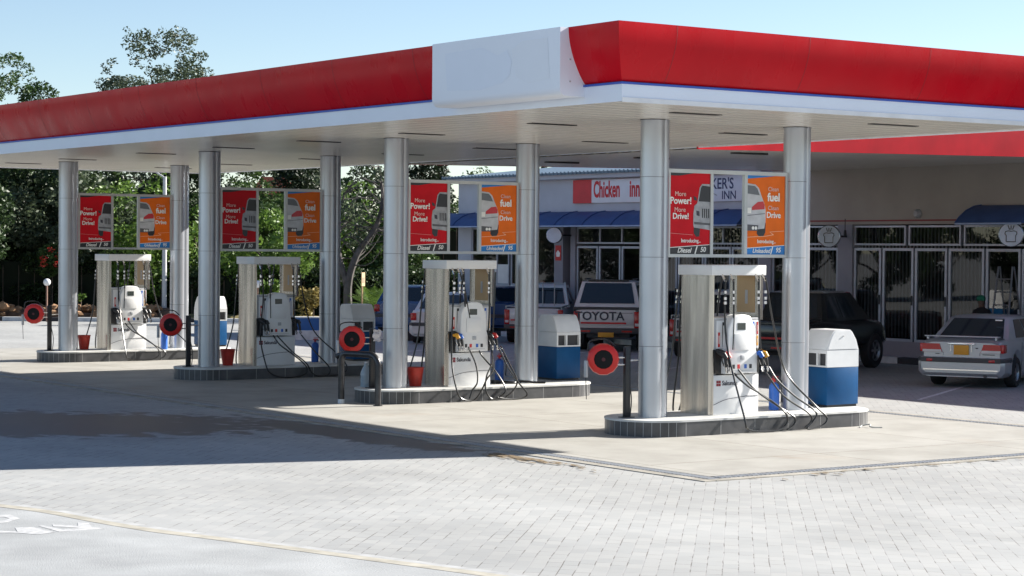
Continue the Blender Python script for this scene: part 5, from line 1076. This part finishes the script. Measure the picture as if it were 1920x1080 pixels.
# flowering bush, palm, small plants
def bush(name, label, px, dep, r, z, leaf, n, seed, size=.08, cat='bush'):
    p = spot(px, dep); R_ = random.Random(seed); t = thing(name, label, cat, (p.x, p.y, 0)); b = MB(); leaves(b, [(R_.uniform(-r, r), R_.uniform(-r, r)*.6, z+R_.uniform(-r, r)*.6, r*.55, r*.55, r*.5) for _ in range(9)], n, size, R_); b.build('foliage', leaf, t)
    b = MB(); b.cyl((0, 0, 0), (0, 0, z), .03, .015, 6); b.build('stem', bark, t); return t
t = bush('flowering_bush', 'dark bush dotted with red flowers left of the farthest column', 98, 80.2, .75, 2.25, lf_mid, 2600, 61)
R_ = random.Random(5); b = MB(); leaves(b, [(R_.uniform(-.6, .6), -.5, 2.3+R_.uniform(-.4, .4), .16, .16, .12) for _ in range(11)], 330, .055, R_); b.build('flower', leafmat('petal_red', (.5, .02, .02), (.75, .10, .06)), t)
bush('leafy_bush', 'bright green bush seen low through the shaded pump', 496, 78.4, .45, 1.15, lf_bright, 900, 62)
bush('leafy_bush', 'yellowing low plants right of the shaded pump', 588, 78.0, .6, .75, leafmat('leaf_dry', (.2, .16, .05), (.35, .28, .10)), 900, 63)
bush('leafy_bush', 'small green sprig on the earth bank beside the farthest island column', 152, 78.0, .12, .85, lf_bright, 120, 64)
def fan(px, dep, label, n, L, seed, z0=.5):
    p = spot(px, dep); R_ = random.Random(seed); t = thing('fan_palm', label, 'palm', (p.x, p.y, 0)); b = MB()
    for i in range(n):
        a = i*2.4; el = R_.uniform(.35, 1.25); c, s = math.cos(a), math.sin(a); pts = []
        for k in range(8): u = k/7; r_ = L*u*math.cos(el)*1.1; z = z0+L*u*math.sin(el)-L*.42*u*u*math.cos(el); pts.append(Vector((c*r_, s*r_, z)))
        side = Vector((-s, c, 0))
        for k in range(7):
            for q in range(3):
                u = (k+q/3)/7; P = pts[k].lerp(pts[k+1], q/3); l_ = .34*math.sin(math.pi*min(1, u+.12)); d_ = (pts[k+1]-pts[k]).normalized()
                for sgn in (-1, 1): tip = P+side*sgn*l_+d_*l_*.6+Vector((0, 0, -.08*l_)); b.add([P, P+d_*.035, tip], [(0, 1, 2)])
        b.tube(pts, .008, 4)
    b.build('frond', lf_bright if seed == 1 else lf_mid, t); b = MB(); b.cyl((0, 0, 0), (0, 0, z0), .16, .13, 9); b.build('trunk', bark, t)
fan(700, 76.8, 'spiky green palm between the third island column and second island column', 30, 1.5, 1)
fan(735, 78.5, 'second spiky palm partly behind the second island front column', 24, 1.3, 2)
# globe lamps on thin poles, notice on a stake, street lamp, far roofs
gm = mat('globe_white', (.8, .8, .8), .3)
gi = None
for px, dep, lab in ((88, 76.0, 'white globe lamp on a thin post left of the farthest island column'), (483, 75.5, 'white globe lamp seen through the shaded pump'), (-90, 76.0, 'white globe lamp beyond the left picture edge')):
    p = spot(px, dep)
    if gi is None:
        gi = thing('globe_lamp', lab, 'lamp', (p.x, p.y, 0), 0, 'globe lamps along the road'); b = MB(); bm = bmesh.new(); bmesh.ops.create_uvsphere(bm, u_segments=16, v_segments=10, radius=.135); b.bm(bm, 0, True, Matrix.Translation((0, 0, 1.45))); b.build('globe', gm, gi)
        b = MB(); b.cyl((0, 0, 0), (0, 0, 1.33), .035, seg=8); b.build('post', mat('post_rust', (.28, .16, .12), .7), gi)
    else: o = copy_tree(gi); o.location = (p.x, p.y, 0); o['label'] = lab
p = spot(679, 76.0); t = thing('notice_board', 'tan notice board on a thin wooden stake beside the palm', 'sign', (p.x, p.y, 0), .6)
b = MB(); b.cyl((0, 0, 0), (0, 0, 1.5), .035, seg=8); b.build('stake', mat('wood', (.45, .30, .16), .8), t); b = MB(); b.box(-.14, .14, -.05, -.035, 1.4, 1.9); q = b.build('board', mat('board_tan', (.50, .36, .20), .8), t); b = MB(); b.box(-.09, .09, -.056, -.051, 1.52, 1.72); b.build('picture_patch', mat('patch', (.25, .2, .14), .8), q)
p = spot(308, 79.0); t = thing('street_lamp', 'tall pale street lamp pole beside the farthest island orange poster', 'street lamp', (p.x, p.y, 0)); b = MB(); b.cyl((0, 0, 0), (0, 0, 5.45), .10, .07, 12); b.build('pole', mat('pole_pale', (.55, .55, .55), .5), t)
b = MB(); b.tube([(0, 0, 5.4), (-.28, .2, 5.62)], .035, 8); b.box(-.62, -.26, .14, .30, 5.6, 5.7, 0, .02); b.build('lamp_head', mat('pole_pale', (.55, .55, .55), .5), t)
p = spot(513, 104); t = thing('house', 'distant house with steep red tiled roof between the shaded posters', 'house', (p.x, p.y, 0), -.6); b = MB(); b.box(-2.2, 2.2, -2, 2, 0, 3.9); b.build('wall', mat('house_wall', (.45, .40, .35), .8), t)
b = MB(); b.add([(-2.4, -2.2, 3.85), (2.4, -2.2, 3.85), (2.4, 2.2, 3.85), (-2.4, 2.2, 3.85), (-.6, 0, 6.3), (.6, 0, 6.3)], [(0, 1, 5, 4), (1, 2, 5), (2, 3, 4, 5), (3, 0, 4), (0, 1, 2, 3)]); b.build('roof', mat('roof_tile', (.42, .11, .06), .8, 0, .2, 4), t)
p = spot(522, 97); t = thing('shade_sail', 'light blue curved shelter roof before the distant house', 'shelter', (p.x, p.y, 0), -.6)
b = MB(); b.add([(x, y, 4.25+.25*math.cos(x*1.1)) for x in [k*.3-1.5 for k in range(11)] for y in (-1, 1)], [(2*i, 2*i+1, 2*i+3, 2*i+2) for i in range(10)], 0, True); b.build('roof', mat('sail_blue', (.05, .30, .55), .6), t); b = MB(); 
for x in (-1.3, 1.3): b.cyl((x, 0, 0), (x, 0, 4.2), .05, seg=6)
b.build('leg', alu, t)
